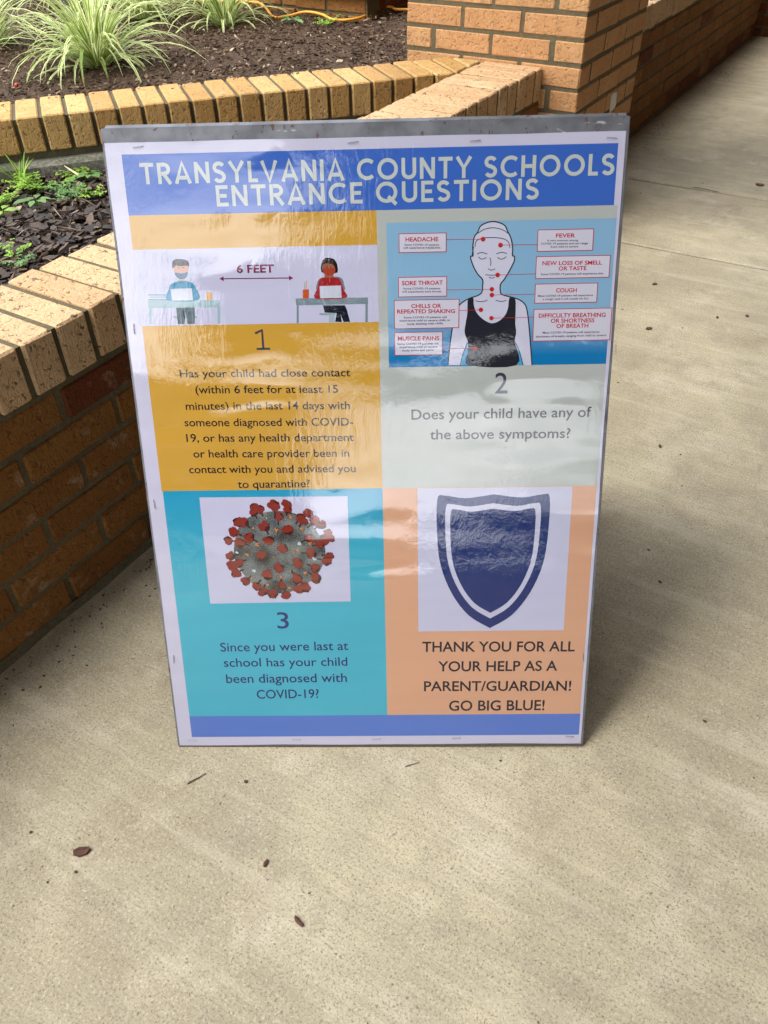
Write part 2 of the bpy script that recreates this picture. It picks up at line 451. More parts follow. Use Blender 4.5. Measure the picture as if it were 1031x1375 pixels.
for i in range(N):
    a, b = -2.4+i*4/N, -2.4+(i+1)*4/N
    if kpt(b, .03)[0] > XF-.20: break
    j = lambda t, s: .004*mnoise.noise(Vector((t*8, s, 2)))
    sec = lambda t: [(*kpt(t, -.1), .404), (*kpt(t, .018+j(t, 1)), .402+j(t, 2)), (*kpt(t, .030+j(t, 3)), .392+j(t, 4)), (*kpt(t, .034+j(t, 5)), .30)]
    kb.add(sec(a)+sec(b), [(1, 0, 4, 5), (2, 1, 5, 6), (3, 2, 6, 7)])
kb.build('footing', M['kerb'], rw)
t = .0249-34*CO
while True:
    pl = foot(t+JT/2, t+CO-JT/2, -.203+rnd.uniform(-.002, .002), rnd.uniform(-.0015, .0015))
    t += CO
    if t > 2: break
    if not pl or len(pl) < 3: continue
    pl = ccw(pl)
    ar = abs(sum(pl[i][0]*pl[(i+1) % len(pl)][1]-pl[(i+1) % len(pl)][0]*pl[i][1] for i in range(len(pl))))/2
    if ar < .0006: continue
    bm = bmesh.new(); cx = sum(p[0] for p in pl)/len(pl); cy = sum(p[1] for p in pl)/len(pl)
    dz = rnd.uniform(-.002, .002)
    vb = [bm.verts.new((p[0]-cx, p[1]-cy, -.045)) for p in pl]; f = bm.faces.new(vb)
    ex = bmesh.ops.extrude_face_region(bm, geom=[f])
    for v in ex['geom']:
        if isinstance(v, bmesh.types.BMVert): v.co.z += .091
    bmesh.ops.recalc_face_normals(bm, faces=bm.faces[:])
    bmesh.ops.bevel(bm, geom=bm.edges[:], offset=.0035, segments=1, affect='EDGES')
    me = bpy.data.meshes.new('brick'); bm.to_mesh(me); bm.free(); me.materials.append(M['brick_buff'])
    link('brick', me, rw, (cx, cy, .467+dz))

# brick plinth at the back of the bed
pr = empty('brick_plinth'); tag(pr, 'low brick plinth with a projecting slab at the back of the mulch bed', 'plinth')
c = MB(); c.box(-2.455, 3.306, .30, -2.096, 4.2, .60); c.box(-3.6, 3.336, .3, -2.46, 3.9, .80); c.build('mortar', M['mortar'], pr)
for k in range(2):
    course_face(pr, -2.46, -2.09, -2.40+.10*k, .2031, .447+k*CO, 'x', 3.30, 'brick', .09, -1)
    course_face(pr, 3.40, 4.2, 3.36+.1*k, .2031, .447+k*CO, 'y', -2.09, 'brick_red', .09, 1)
for k in range(5):
    course_face(pr, -3.6, -2.465, -2.66+.1*(k % 2), .2031, .447+k*CO, 'x', 3.33, 'brick', .09, -1)
c = MB(); c.box(-2.49, 3.275, .548, -2.06, 4.23, .60)
me = c.mesh('ledge_slab', M['kerb']); link('ledge_slab', me, pr)

# ------------------------------------------------------------------ beds
def hgt(x, y, amp, s): return amp*(mnoise.noise(Vector((x*4, y*4, s)))+.5*mnoise.noise(Vector((x*13, y*13, s+3))))
def inside(poly, x, y):
    c = False; n = len(poly)
    for i in range(n):
        x0, y0 = poly[i]; x1, y1 = poly[(i+1) % n]
        if (y0 > y) != (y1 > y) and x < (x1-x0)*(y-y0)/(y1-y0)+x0: c = not c
    return c
FB_Z, RB_Z = .358, .462
bk = lambda t, f: kpt(t, f)
front_poly = [(XF-.195, -1.5), (XF-.195, 2.30), bk(1.15, -.03), bk(-2.4, -.03), (-5.2, -1.5)]
rear_poly = [bk(-2.4, -.16), bk(1.02, -.16), (-1.45, 2.66), (-1.30, 3.2), (-1.24, 12), (-9, 12), (-9, -1.6), (-5.0, -1.6)]
def bed(name, poly, z, amp, seed, mat, step, region, base):
    """soil sheet: a fine height field inside `region`, coarse cells outside it, walls down to the ground"""
    xs = sorted(set([p[0] for p in poly])); b = MB()
    x0, x1 = min(p[0] for p in poly), max(p[0] for p in poly); y0, y1 = min(p[1] for p in poly), max(p[1] for p in poly)
    idx = {}; 
    nx, ny = int((x1-x0)/step), int((y1-y0)/step)
    def vid(i, j):
        if (i, j) not in idx:
            x, y = x0+i*step, y0+j*step; idx[(i, j)] = len(b.v); b.v.append((x, y, z+hgt(x, y, amp, seed)))
        return idx[(i, j)]
    for i in range(nx+1):
        for j in range(ny+1):
            cx, cy = x0+(i+.5)*step, y0+(j+.5)*step
            if inside(poly, cx, cy):
                b.f.append((vid(i, j), vid(i+1, j), vid(i+1, j+1), vid(i, j+1))); b.mi.append(0)
    o = b.build(name, mat, smooth=True); tag(o, kind='structure'); return o
bed('front_bed_soil', front_poly, FB_Z, .010, 5, M['soil_front'], .03, None, 0)
bed('rear_bed_soil', rear_poly, RB_Z, .014, 9, M['soil_rear'], .07, None, 0)

class Tint(MB):
    def __init__(s): super().__init__(); s.t = []; s.uv = []
    def addt(s, vs, fs, t, uvs=None):
        super().add(vs, fs); s.t += [t]*len(vs); s.uv += (uvs or [(0, 0)]*len(vs))
    def build(s, name, mat, parent=None, loc=None, smooth=False, uv=False, rz=None):
        me = s.mesh(name, mat, smooth)
        at = me.attributes.new('tint', 'FLOAT', 'POINT'); at.data.foreach_set('value', s.t)
        if uv:
            l = me.uv_layers.new(name='UVMap')
            l.data.foreach_set('uv', [c for lp in me.loops for c in s.uv[lp.vertex_index]])
        return link(name, me, parent, loc, rz)

def chip(tb, x, y, z, L, W, T, az, pitch, roll, t, r, sides=5):
    R = Matrix.Rotation(az, 3, 'Z') @ Matrix.Rotation(pitch, 3, 'Y') @ Matrix.Rotation(roll, 3, 'X')
    pts = []
    for i in range(sides):
        a = 2*math.pi*(i+r.uniform(-.25, .25))/sides
        pts.append((math.cos(a)*L/2*r.uniform(.75, 1.1), math.sin(a)*W/2*r.uniform(.7, 1.1)))
    bend = r.uniform(-.25, .25)*L
    vs = [Vector((px, py, s*T/2+bend*(px/L)**2)) for s in (-1, 1) for px, py in pts]
    vs = [R @ v+Vector((x, y, z)) for v in vs]; n = sides
    fs = [tuple(reversed(range(n))), tuple(range(n, 2*n))]+[(i, (i+1) % n, n+(i+1) % n, n+i) for i in range(n)]
    tb.addt(vs, fs, t)

rc = random.Random(5)
tb = Tint(); cnt = 0
while cnt < 8000:
    x, y = rc.uniform(-2.9, XF-.205), rc.uniform(.2, 2.3)
    if not inside(front_poly, x, y): continue
    s = rc.choice([1, 1, 1, .7, .5, .4]); L = s*rc.uniform(.02, .055); W = L*rc.uniform(.3, .75)
    chip(tb, x, y, FB_Z+hgt(x, y, .010, 5)+rc.uniform(.001, .013), L, W, rc.uniform(.002, .005), rc.uniform(0, 6.3), rc.gauss(0, .35), rc.gauss(0, .35), rc.random()**1.1, rc)
    cnt += 1
for i in range(110):   # thin pale twigs and needles among the bark
    x, y = rc.uniform(-2.4, XF-.22), rc.uniform(.6, 2.2)
    if not inside(front_poly, x, y): continue
    chip(tb, x, y, FB_Z+.018, rc.uniform(.04, .09), .003, .002, rc.uniform(0, 6.3), rc.gauss(0, .15), 0, rc.uniform(.9, 1), rc, 4)
tag(tb.build('bark_chips', M['chips']), kind='stuff')
tb = Tint(); cnt = 0
while cnt < 24000:
    x, y = rc.uniform(-4.2, -1.35), rc.uniform(.9, 4.4)
    if not inside(rear_poly, x, y): continue
    if y > 3.6 and rc.random() < .4: continue
    L = rc.uniform(.007, .028)*rc.choice([1.3, 1, .6, .6]); W = L*rc.uniform(.14, .5)
    chip(tb, x, y, RB_Z+hgt(x, y, .014, 9)+rc.uniform(.001, .014), L, W, rc.uniform(.0015, .005), rc.uniform(0, 6.3), rc.gauss(0, .3), rc.gauss(0, .4), rc.random()**1.25, rc, 4)
    cnt += 1
tag(tb.build('shredded_mulch', M['mulch']), kind='stuff')

# ------------------------------------------------------------------ plants
def blade(tb, root, az, L, w, lift, droop, t, r, n=8):
    """arching strap leaf with a V section"""
    p = Vector(root); el = lift; seg = L/n; d = Vector((math.cos(az), math.sin(az), 0)); side = Vector((-d.y, d.x, 0))
    tw = r.uniform(-.5, .5); pts = []
    for i in range(n+1):
        f = i/n; ww = w*(min(1, .55+f*2.2))*(1-f**3.2)+.0004
        s2 = side*math.cos(tw*f)+Vector((0, 0, 1))*math.sin(tw*f)
        up = d.cross(s2)*-1
        pts.append((p-s2*ww/2+Vector((0, 0, .0012)), p.copy(), p+s2*ww/2+Vector((0, 0, .0012))))
        p = p+(d*math.cos(el)+Vector((0, 0, 1))*math.sin(el))*seg
        el -= droop/n*(.5+1.3*f); az2 = r.gauss(0, .02)
        d = (d+side*az2).normalized(); side = Vector((-d.y, d.x, 0))
    vs = [q for tr in pts for q in tr]; uv = [(u, i/n) for i in range(n+1) for u in (0, .5, 1)]
    fs = []
    for i in range(n):
        a = i*3; fs += [(a, a+1, a+4, a+3), (a+1, a+2, a+5, a+4)]
    tb.addt(vs, fs, t, uv)
def clump(x, y, z, n, L, label, seed, flowers=0):
    r = random.Random(seed); root = empty('striped_grass', (x, y, z)); tag(root, label, 'plant', 'striped grasses')
    tb = Tint()
    for i in range(n):
        az = r.uniform(0, 6.283); q = r.random()
        rr = r.uniform(0, .045); rx, ry = math.cos(az)*rr, math.sin(az)*rr
        inner = q < .35
        lift = r.uniform(1.15, 1.5) if inner else r.uniform(.65, 1.25)
        droop = r.uniform(.7, 1.6) if inner else r.uniform(1.2, 2.5)
        if r.random() < .10: lift *= .45; droop *= r.uniform(.3, 1.8)
        blade(tb, (rx, ry, -.01), az+r.gauss(0, .35), L*r.uniform(.55, 1.1), r.uniform(.008, .0145), lift, droop, r.random() if r.random() < .4 else r.random()*.4, r)
    for i in range(max(6, n//9)):     # old straw leaves lying at the foot
        az = r.uniform(0, 6.283); blade(tb, (math.cos(az)*.03, math.sin(az)*.03, 0), az, L*r.uniform(.3, .7), .005, r.uniform(.2, .6), r.uniform(1., 1.6), 0, r, 6)
    tag(tb.build('leaves', M['liriope'], root, uv=True, smooth=True), kind='stuff')
    for i in range(flowers):
        az = r.uniform(2.6, 4.2); f = MB(); pts = [(math.cos(az)*.02*k*(1+.1*k), math.sin(az)*.02*k, .055*k) for k in range(7)]
        f.tube(pts, .0018, 5)
        for k in range(34):
            q = r.uniform(3.6, 6); a = q-int(q); i0 = min(int(q), 5); P = Vector(pts[i0]).lerp(Vector(pts[i0+1]), a)
            c_ = P+Vector((r.gauss(0, .004), r.gauss(0, .004), 0)); s_ = .0035
            f.add([c_+Vector(v)*s_ for v in ((1,0,0),(-1,0,0),(0,1,0),(0,-1,0),(0,0,1),(0,0,-1))], [(0,2,4),(2,1,4),(1,3,4),(3,0,4),(2,0,5),(1,2,5),(3,1,5),(0,3,5)])
        f.build('flower_spike', M['flower'], root)
    return root
clump(-2.50, 2.17, RB_Z, 190, .40, 'large cream and green striped grass clump with purple flower spikes, nearest the border wall', 3, 3)
clump(-3.13, 2.20, RB_Z, 120, .38, 'striped grass clump cut by the left edge of the picture', 8, 1)
clump(-2.97, 2.90, RB_Z, 120, .36, 'striped grass clump directly behind the largest one', 12, 0)
clump(-2.60, 2.98, RB_Z, 110, .34, 'striped grass clump drooping beside the end of the orange cord', 21, 0)
clump(-3.55, 3.05, RB_Z, 90, .36, 'striped grass clump at the far back of the mulch bed', 33, 0)

def leaflet(tb, p, az, L, W, el, t, r):
    R = Matrix.Rotation(az, 3, 'Z') @ Matrix.Rotation(-el, 3, 'Y')
    prof = [(0, .0), (.3, .85), (.6, 1.), (.85, .6), (1, 0)]
    vs = [Vector((0, 0, 0))]; uv = [(.5, 0)]
    for f, w_ in prof[1:-1]:
        zz = -f*f*L*.3
        vs += [Vector((f*L, w_*W/2, zz+.0015)), Vector((f*L, 0, zz)), Vector((f*L, -w_*W/2, zz+.0015))]; uv += [(0, f), (.5, f), (1, f)]
    vs.append(Vector((L, 0, -L*.3))); uv.append((.5, 1))
    vs = [R @ v+Vector(p) for v in vs]
    fs = [(0, 2, 1), (0, 3, 2)]
    for i in (0, 1):
        a = 1+3*i; fs += [(a, a+1, a+4, a+3), (a+1, a+2, a+5, a+4)]
    fs += [(7, 8, 10), (8, 9, 10)]
    tb.addt(vs, fs, t, uv)
def weed(x, y, z, size, label, seed, kind='small', mat='weed', group='weeds in the bark bed'):
    r = random.Random(seed); root = empty('weed', (x, y, z)); tag(root, label, 'weed', group)
    tb = Tint(); st = MB()
    if kind == 'small':       # spreading chickweed-like stems with pairs of little leaves
        for s in range(int(6+size*130)):
            az = r.uniform(0, 6.283); L = size*r.uniform(.35, 1); n = max(4, int(L/.009)); h = r.uniform(.25, 1.0)
            pts = []; p = Vector((r.gauss(0, size*.15), r.gauss(0, size*.15), 0)); a = az
            for i in range(n+1):
                pts.append(p.copy()); f = i/n
                p += Vector((math.cos(a)*.009, math.sin(a)*.009, .009*h*(1-.8*f))); a += r.gauss(0, .25)
            st.tube(pts, .0007, 3)
            for i, q in enumerate(pts[1:]):
                for sgn in (-1, 1):
                    leaflet(tb, q, a+sgn*r.uniform(.9, 1.6), r.uniform(.006, .012), r.uniform(.004, .008), r.uniform(-.1, .6), r.random(), r)
    elif kind == 'broad':
        for i in range(6):
            az = i*1.05+r.uniform(-.3, .3); L = size*r.uniform(.6, 1); q = Vector((math.cos(az)*L*.3, math.sin(az)*L*.3, .02))
            st.tube([(0, 0, 0), q], .001, 3); leaflet(tb, q, az, L, L*.62, r.uniform(0, .35), r.random(), r)
    elif kind == 'grass':
        for i in range(11):
            az = r.uniform(0, 6.283); blade(tb, (r.gauss(0, .006), r.gauss(0, .006), 0), az, size*r.uniform(.6, 1.1), .004, r.uniform(.9, 1.4), r.uniform(.4, 1.6), r.random(), r, 6)
    tag(tb.build('leaves', M[mat], root, uv=True, smooth=True), kind='stuff')
    if st.v: st.build('stems', M[mat], root)
    return root
weed(-2.000, 1.383, FB_Z+.006, 0.066, 'dense bright green weed patch in the middle of the bark bed', 100, 'small', 'weed')
weed(-1.935, 1.400, FB_Z+.006, 0.058, 'low green weed joining the middle patch on its right, towards the sign', 101, 'small', 'weed')
weed(-1.880, 1.411, FB_Z+.006, 0.055, 'feathery green weed between the middle patch and the sign', 102, 'small', 'weed_dark')
weed(-1.810, 1.385, FB_Z+.006, 0.058, 'bluish green small leaved weed nearest the left edge of the sign', 103, 'small', 'weed_dark')
weed(-1.915, 1.488, FB_Z+.006, 0.047, 'sparse weed below the pale splinter by the footing', 104, 'small', 'weed')
weed(-1.938, 1.557, FB_Z+.006, 0.027, 'upright yellow green sprig in front of the kerb beside the sign', 105, 'small', 'weed')
weed(-2.082, 1.469, FB_Z+.006, 0.047, 'taller weed sprig standing close to the concrete footing', 106, 'small', 'weed')
weed(-1.838, 1.299, FB_Z+.006, 0.043, 'single weed with two round leaves on dark bark', 107, 'broad', 'weed_dark')
weed(-1.863, 1.507, FB_Z+.006, 0.039, 'broad pale leaf weed beside the upper left sign edge', 108, 'broad', 'weed_dark')
weed(-1.772, 1.424, FB_Z+.006, 0.035, 'tiny thin weed against the left edge of the sign', 109, 'small', 'weed')
weed(-1.942, 1.268, FB_Z+.006, 0.078, 'weed patch cut by the left edge of the picture', 110, 'small', 'weed')
weed(-1.853, 1.206, FB_Z+.006, 0.039, 'broad leaved weed at the left edge of the picture', 111, 'broad', 'weed')
weed(-1.644, 1.067, FB_Z+.006, 0.027, 'small weed sprig close to the planter cap, upper of two', 112, 'small', 'weed')
weed(-1.590, 1.034, FB_Z+.006, 0.023, 'small weed sprig close to the planter cap, lower of two', 113, 'small', 'weed_dark')
weed(-2.016, 1.394, FB_Z+.006, 0.101, 'thin grass tuft rising out of the dense weed patch', 114, 'grass', 'weed')
weed(-2.132, 1.431, FB_Z+.006, 0.078, 'grass tuft under the border wall at the left edge of the picture', 115, 'grass', 'weed')
# a pair of weeds by the orange cord
weed(-2.33, 3.09, RB_Z+.004, .055, 'small broad leaved weed growing in front of the brick plinth', 71, 'broad', 'weed_dark')
weed(-2.19, 3.14, RB_Z+.004, .05, 'tuft of yellow green weed where the orange cord sags lowest', 72, 'small')

# ------------------------------------------------------------------ orange cord
def spline(P, n=8):
    P = [Vector(p) for p in P]; P = [P[0]*2-P[1]]+P+[P[-1]*2-P[-2]]; out = []
    for i in range(1, len(P)-2):
        a, b, c, d = P[i-1:i+3]
        for k in range(n):
            t = k/n; out.append(.5*((2*b)+(c-a)*t+(2*a-5*b+4*c-d)*t*t+(3*b-a-3*c+d)*t**3))
    out.append(P[-2]); return out
cz = RB_Z+.018
cb = MB(); cb.tube(spline([(-4.6, 3.2, cz), (-3.5, 3.42, cz), (-3.05, 3.30, cz), (-2.73, 3.315, cz+.01), (-2.56, 3.20, cz+.02), (-2.442, 3.112, cz), (-2.40, 3.16, cz), (-2.347, 3.215, cz+.01), (-2.25, 3.195, cz+.01), (-2.175, 3.17, cz), (-2.11, 3.215, cz), (-2.11, 3.32, cz), (-2.135, 3.42, cz+.012), (-2.085, 3.475, cz+.01), (-2.03, 3.50, cz), (-1.8, 3.75, cz), (-1.5, 4.1, cz)], 10), .0052, 8)
tag(cb.build('extension_cord', M['cord'], smooth=True), 'thin orange extension cord lying across the rear mulch bed', 'cord')

# ------------------------------------------------------------------ the sandwich board
BYAW, BTILT, BLEAN = .5316, .3679, .0106
BW, BH = .635, .885
e_ = Vector((math.cos(BYAW), math.sin(BYAW), 0)); n_ = Vector((-math.sin(BYAW), math.cos(BYAW), 0)); zz = Vector((0, 0, 1))
up_ = zz*math.cos(BTILT)+n_*math.sin(BTILT)
bu = e_*math.cos(BLEAN)+up_*math.sin(BLEAN); bv = up_*math.cos(BLEAN)-e_*math.sin(BLEAN); bn = bu.cross(bv)   # bn points to the viewer
P0 = Vector((-.389, .596, .002))-bu*BW/2
board = empty('sandwich_board'); board.rotation_mode = 'QUATERNION'
mw = Matrix((bu, bv, bn)).transposed().to_4x4(); mw.translation = P0
board.matrix_world = mw
tag(board, 'grey metal sandwich board sign with a laminated school entrance questions poster, standing on the concrete', 'sign')

def pm(name, col, banding=.10, grad=None, rough=.13):
    """ink on paper under glossy laminate; the crinkles of the film run across every ink alike"""
    k = NT(name); v = k.coord('Object')
    band = k.noise(k.coord('Object', scale=(.15, 1, 1)), 38, 2, .5)
    c = k.mix(k.ramp(band, [(.35, banding), (.62, 0.)]), col, tuple(x*.72 for x in col))
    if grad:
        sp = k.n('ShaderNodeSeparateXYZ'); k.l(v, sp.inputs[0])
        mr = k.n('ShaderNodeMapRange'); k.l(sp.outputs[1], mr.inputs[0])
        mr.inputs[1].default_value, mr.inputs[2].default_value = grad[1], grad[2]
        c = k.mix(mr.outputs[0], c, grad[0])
    # film: long diagonal drag creases + fine orange peel + broad sag
    cre = k.noise(k.coord('Object', scale=(2.6, .55, 1), rot=(0, 0, -.75)), 34, 5, .6, 1.6)
    cre2 = k.noise(v, 46, 4, .62, 2.2)
    sag = k.noise(k.coord('Object', scale=(.5, 1.6, 1)), 5, 2, .5)
    pch = k.ramp(k.noise(v, 4.5, 3, .6), [(.44, .06), (.60, 1.)])
    h = k.math('MULTIPLY', k.math('ADD', k.math('MULTIPLY', cre, .8), k.math('MULTIPLY', cre2, .55)), pch)
    nrm = k.bump(h, .13, .0030)
    nrm = k.bump(sag, .40, .011, nrm)
    k.out(c, .5, nrm, 0.)
    b = k.b; b.inputs['Roughness'].default_value = rough; b.inputs['IOR'].default_value = 1.5
    b.inputs['Coat Weight'].default_value = 1.; b.inputs['Coat Roughness'].default_value = .035; b.inputs['Coat IOR'].default_value = 1.68
    k.l(nrm, b.inputs['Coat Normal'])
    return k.m
C_ = dict(paper=(200,200,226), blue=(60,104,196), lett=(190,200,200), yellow=(203,158,62), sage=(180,187,186), teal=(44,160,196), peach=(214,164,134),
          foot=(84,120,206), white=(196,198,228), ink=(22,20,40), navy=(26,46,112), num1=(60,62,84), maroon=(122,42,84), ltblue=(132,176,212),
          red=(186,42,42), greyink=(44,52,60), skinw=(204,206,230), tank=(38,40,50), boxw=(208,208,228), steel=(140,160,175), steel2=(160,180,190), trous=(62,88,100),
          black=(20,26,38), desk=(150,180,192), deskd=(120,138,150), book=(110,150,175), skin=(206,160,140), skinb=(150,95,70), bluesh=(30,136,178), redsh=(160,34,42),
          mask=(60,110,150), hair=(70,70,80), hairb=(36,22,24), redmk=(166,62,46), lap=(200,206,226), cup=(214,164,96), cupr=(196,84,44), grayc=(120,124,140),
          vred=(132,44,36), vdark=(66,24,22), vor=(206,126,72), vyel=(226,206,80), vlit=(190,206,220), gap=(76,160,214))
INKF = .73
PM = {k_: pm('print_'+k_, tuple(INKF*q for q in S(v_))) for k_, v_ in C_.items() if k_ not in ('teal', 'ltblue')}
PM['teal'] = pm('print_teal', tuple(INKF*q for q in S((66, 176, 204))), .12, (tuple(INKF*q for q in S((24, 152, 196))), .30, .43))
PM['ltblue'] = pm('print_symptom_blue', tuple(INKF*q for q in S((20, 120, 184))), .08, (tuple(INKF*q for q in S((134, 180, 216))), .605, .665))
def vmat():
    m_ = pm('print_virus_grey', S((104, 112, 114)))
    t = m_.node_tree; b = t.nodes['Principled BSDF']; old = b.inputs['Base Color'].links[0].from_socket
    n = t.nodes.new('ShaderNodeTexNoise'); n.inputs['Scale'].default_value = 900; n.inputs['Detail'].default_value = 3
    n2 = t.nodes.new('ShaderNodeTexNoise'); n2.inputs['Scale'].default_value = 26
    tc = t.nodes.new('ShaderNodeTexCoord'); t.links.new(tc.outputs['Object'], n.inputs[0]); t.links.new(tc.outputs['Object'], n2.inputs[0])
    ad = t.nodes.new('ShaderNodeMath'); ad.operation = 'ADD'; t.links.new(n.outputs[0], ad.inputs[0]); t.links.new(n2.outputs[0], ad.inputs[1])
    r = t.nodes.new('ShaderNodeValToRGB'); r.color_ramp.elements[0].position = .42; r.color_ramp.elements[1].position = .62
    r.color_ramp.elements[0].color = (.015, .018, .02, 1); r.color_ramp.elements[1].color = (.19, .22, .225, 1)
    h = t.nodes.new('ShaderNodeMath'); h.operation = 'MULTIPLY'; h.inputs[1].default_value = .5; t.links.new(ad.outputs[0], h.inputs[0]); t.links.new(h.outputs[0], r.inputs[0])
    t.links.new(r.outputs[0], b.inputs['Base Color']); return m_
PM['vgrey'] = vmat()

def galv():
    k = NT('weathered_grey_metal'); v = k.coord('Object')
    c = k.mix(k.ramp(k.noise(v, 30, 4), [(.35, 0.), (.65, 1.)]), S((92, 95, 102)), S((118, 121, 128)))
    rs = k.noise(k.coord('Object', scale=(1, .6, 1)), 95, 3, .7, .5)
    c = k.mix(k.ramp(rs, [(.61, 0.), (.67, .85)]), c, (.10, .035, .02))
    wh = k.noise(k.coord('Object', scale=(.35, 1, 1)), 60, 3, .7)
    c = k.mix(k.ramp(wh, [(.66, 0.), (.72, .6)]), c, (.62, .64, .68))
    return k.out(c, .42, k.bump(rs, .3, .001), .5, .35)
M['galv'] = galv()
M['foam'] = plain('board_edge', (.10, .08, .06), .8, nscale=60, amt=.5)
M['staple'] = plain('staple_steel', (.36, .35, .38), .35, .6, .7)
M['tape'] = plain('clear_tape', (.62, .62, .72), .12, .6)
M['tape'].node_tree.nodes['Principled BSDF'].inputs['Coat Weight'].default_value = 1

def bbox(x0, y0, z0, x1, y1, z1, name, mat, parent=board, bev=.001):
    bm = bmesh.new(); bmesh.ops.create_cube(bm, size=1)
    for v in bm.verts: v.co = Vector(((x0+x1)/2+v.co.x*(x1-x0), (y0+y1)/2+v.co.y*(y1-y0), (z0+z1)/2+v.co.z*(z1-z0)))
    bmesh.ops.bevel(bm, geom=bm.edges[:], offset=bev, segments=2, affect='EDGES')
    me = bpy.data.meshes.new(name); bm.to_mesh(me); bm.free(); me.materials.append(mat)
    return link(name, me, parent)
bbox(0, .0012, -.009, BW, BH, 0, 'front_panel', M['galv'])
bbox(.001, -.0018, -.0095, BW-.001, .0022, .0004, 'bottom_edge', M['foam'], bev=.0006)
# rear leaf of the A-frame, in world-aligned thinking: mirror of the front leaf about the hinge
hinge = Matrix.Rotation(2*BTILT, 4, 'X')
def rear_child(o):
    o.matrix_parent_inverse = Matrix.Identity(4)
    o.matrix_local = Matrix.Translation((0, BH, -.014)) @ hinge @ Matrix.Translation((0, -BH, 0))
bp = MB()
rp = bbox(0, 0, -.009, BW, BH, 0, 'rear_panel', M['galv']); rear_child(rp)
for hx in (.11, .525):
    bbox(hx-.02, BH-.03, -.0175, hx+.02, BH-.001, -.0092, 'hinge', M['staple'], bev=.0008)
# folding stay on the left side between the leaves
sb = MB(); sb.box(.03, .34, -.24, .045, .352, -.010); sb.build('stay', M['staple'], board)

# --- poster sheet with slightly uneven laminated margins
pb = MB(); NX, NY = 20, 30; PX0, PX1, PY0, PY1 = .0032, .6308, .0042, .8685
def pz(x, y): return .0004
for j in range(NY+1):
    for i in range(NX+1):
        x = PX0+(PX1-PX0)*i/NX; y = PY0+(PY1-PY0)*j/NY
        if i in (0, NX): x += .0012*mnoise.noise(Vector((i, y*9, 1)))
        if j in (0, NY): y += .0012*mnoise.noise(Vector((x*9, j, 4)))
        pb.v.append((x, y, .0008))
for j in range(NY):
    for i in range(NX):
        a = j*(NX+1)+i; pb.f.append((a, a+1, a+NX+2, a+NX+1)); pb.mi.append(0)
ring = [i for i in range(NX+1)]+[j*(NX+1)+NX for j in range(1, NY+1)]+[NY*(NX+1)+i for i in range(NX-1, -1, -1)]+[j*(NX+1) for j in range(NY-1, 0, -1)]
b0 = len(pb.v); pb.v += [(pb.v[i][0], pb.v[i][1], .00005) for i in ring]
for q in range(len(ring)):
    r2 = (q+1) % len(ring); pb.f.append((ring[q], b0+q, b0+r2, ring[r2])); pb.mi.append(0)
poster = pb.build('poster', PM['paper'], board)

LZ = .0008
class Print:
    """flat print: polygons in poster millimetres, stacked in layers 0.05 mm apart"""
    def __init__(s, name, label=None): s.name = name; s.mb = MB(); s.mats = []; s.label = label; s.k = 0
    def mi(s, c):
        if c not in s.mats: s.mats.append(c)
        return s.mats.index(c)
    def z(s, layer): s.k += 1; return LZ+layer*.00005+s.k*.0000012
    def poly(s, pts, col, layer):
        z = s.z(layer); pts = [(p[0]/1000, p[1]/1000, z) for p in pts]
        tr = tessellate_polygon([[Vector(p) for p in pts]]); fs = []
        for t in tr:
            a, b, c = (Vector(pts[i]) for i in t)
            fs.append(t if (b-a).cross(c-a).z > 0 else (t[0], t[2], t[1]))
        s.mb.add(pts, fs, s.mi(col))
    def rect(s, x0, y0, x1, y1, col, layer): s.poly([(x0, y0), (x1, y0), (x1, y1), (x0, y1)], col, layer)
    def stroke(s, pts, wd, col, layer, closed=False):
        P = [Vector((p[0], p[1])) for p in pts]; n = len(P); L, R_ = [], []
        for i in range(n):
            a = P[(i-1) % n] if (closed or i > 0) else None; b = P[(i+1) % n] if (closed or i < n-1) else None
            d1 = (P[i]-a).normalized() if a is not None and (P[i]-a).length > 1e-6 else None
            d2 = (b-P[i]).normalized() if b is not None and (b-P[i]).length > 1e-6 else None
            if d1 is None: d1 = d2
            if d2 is None: d2 = d1
            t = d1+d2
            t = t.normalized() if t.length > 1e-3 else d1
            nn = Vector((-t.y, t.x)); c = max(.72, nn.dot(Vector((-d1.y, d1.x))))
            L.append(P[i]+nn*wd/2/c); R_.append(P[i]-nn*wd/2/c)
        z = s.z(layer); vs = [(p.x/1000, p.y/1000, z) for p in L]+[(p.x/1000, p.y/1000, z) for p in R_]
        fs = [(i+n, (i+1) % n+n, (i+1) % n, i) for i in range(n if closed else n-1)]
        s.mb.add(vs, fs, s.mi(col))
    def disc(s, x, y, r, col, layer, n=16, wob=0., seed=0):
        rr = random.Random(seed); 
        s.poly([(x+r*(1+rr.uniform(-wob, wob))*math.cos(6.2832*i/n), y+r*(1+rr.uniform(-wob, wob))*math.sin(6.2832*i/n)) for i in range(n)], col, layer)
    def text(s, line, col, layer, bold=0.):
        txt, u0, v0, u1, v1, cap = line
        me, x0, x1 = text_mesh(txt, bold)
        z = s.z(layer); sx = (u1-u0)/(x1-x0); sy = cap/CAP
        ang = (v1-v0)/(u1-u0)
        vs = [((u0+(v.co.x-x0)*sx)/1000, (v0+(v.co.x-x0)*sx*ang+v.co.y*sy)/1000, z) for v in me.vertices]
        fs = []
        for p in me.polygons:
            t = tuple(p.vertices); a, b, c = (Vector(vs[i]) for i in t[:3])
            fs.append(t if (b-a).cross(c-a).z >= 0 else t[::-1])
        s.mb.add(vs, fs, s.mi(col)); bpy.data.meshes.remove(me)
    def done(s):
        o = s.mb.build(s.name, [PM[c] for c in s.mats], poster)
        if s.label: o['label'] = s.label
        return o
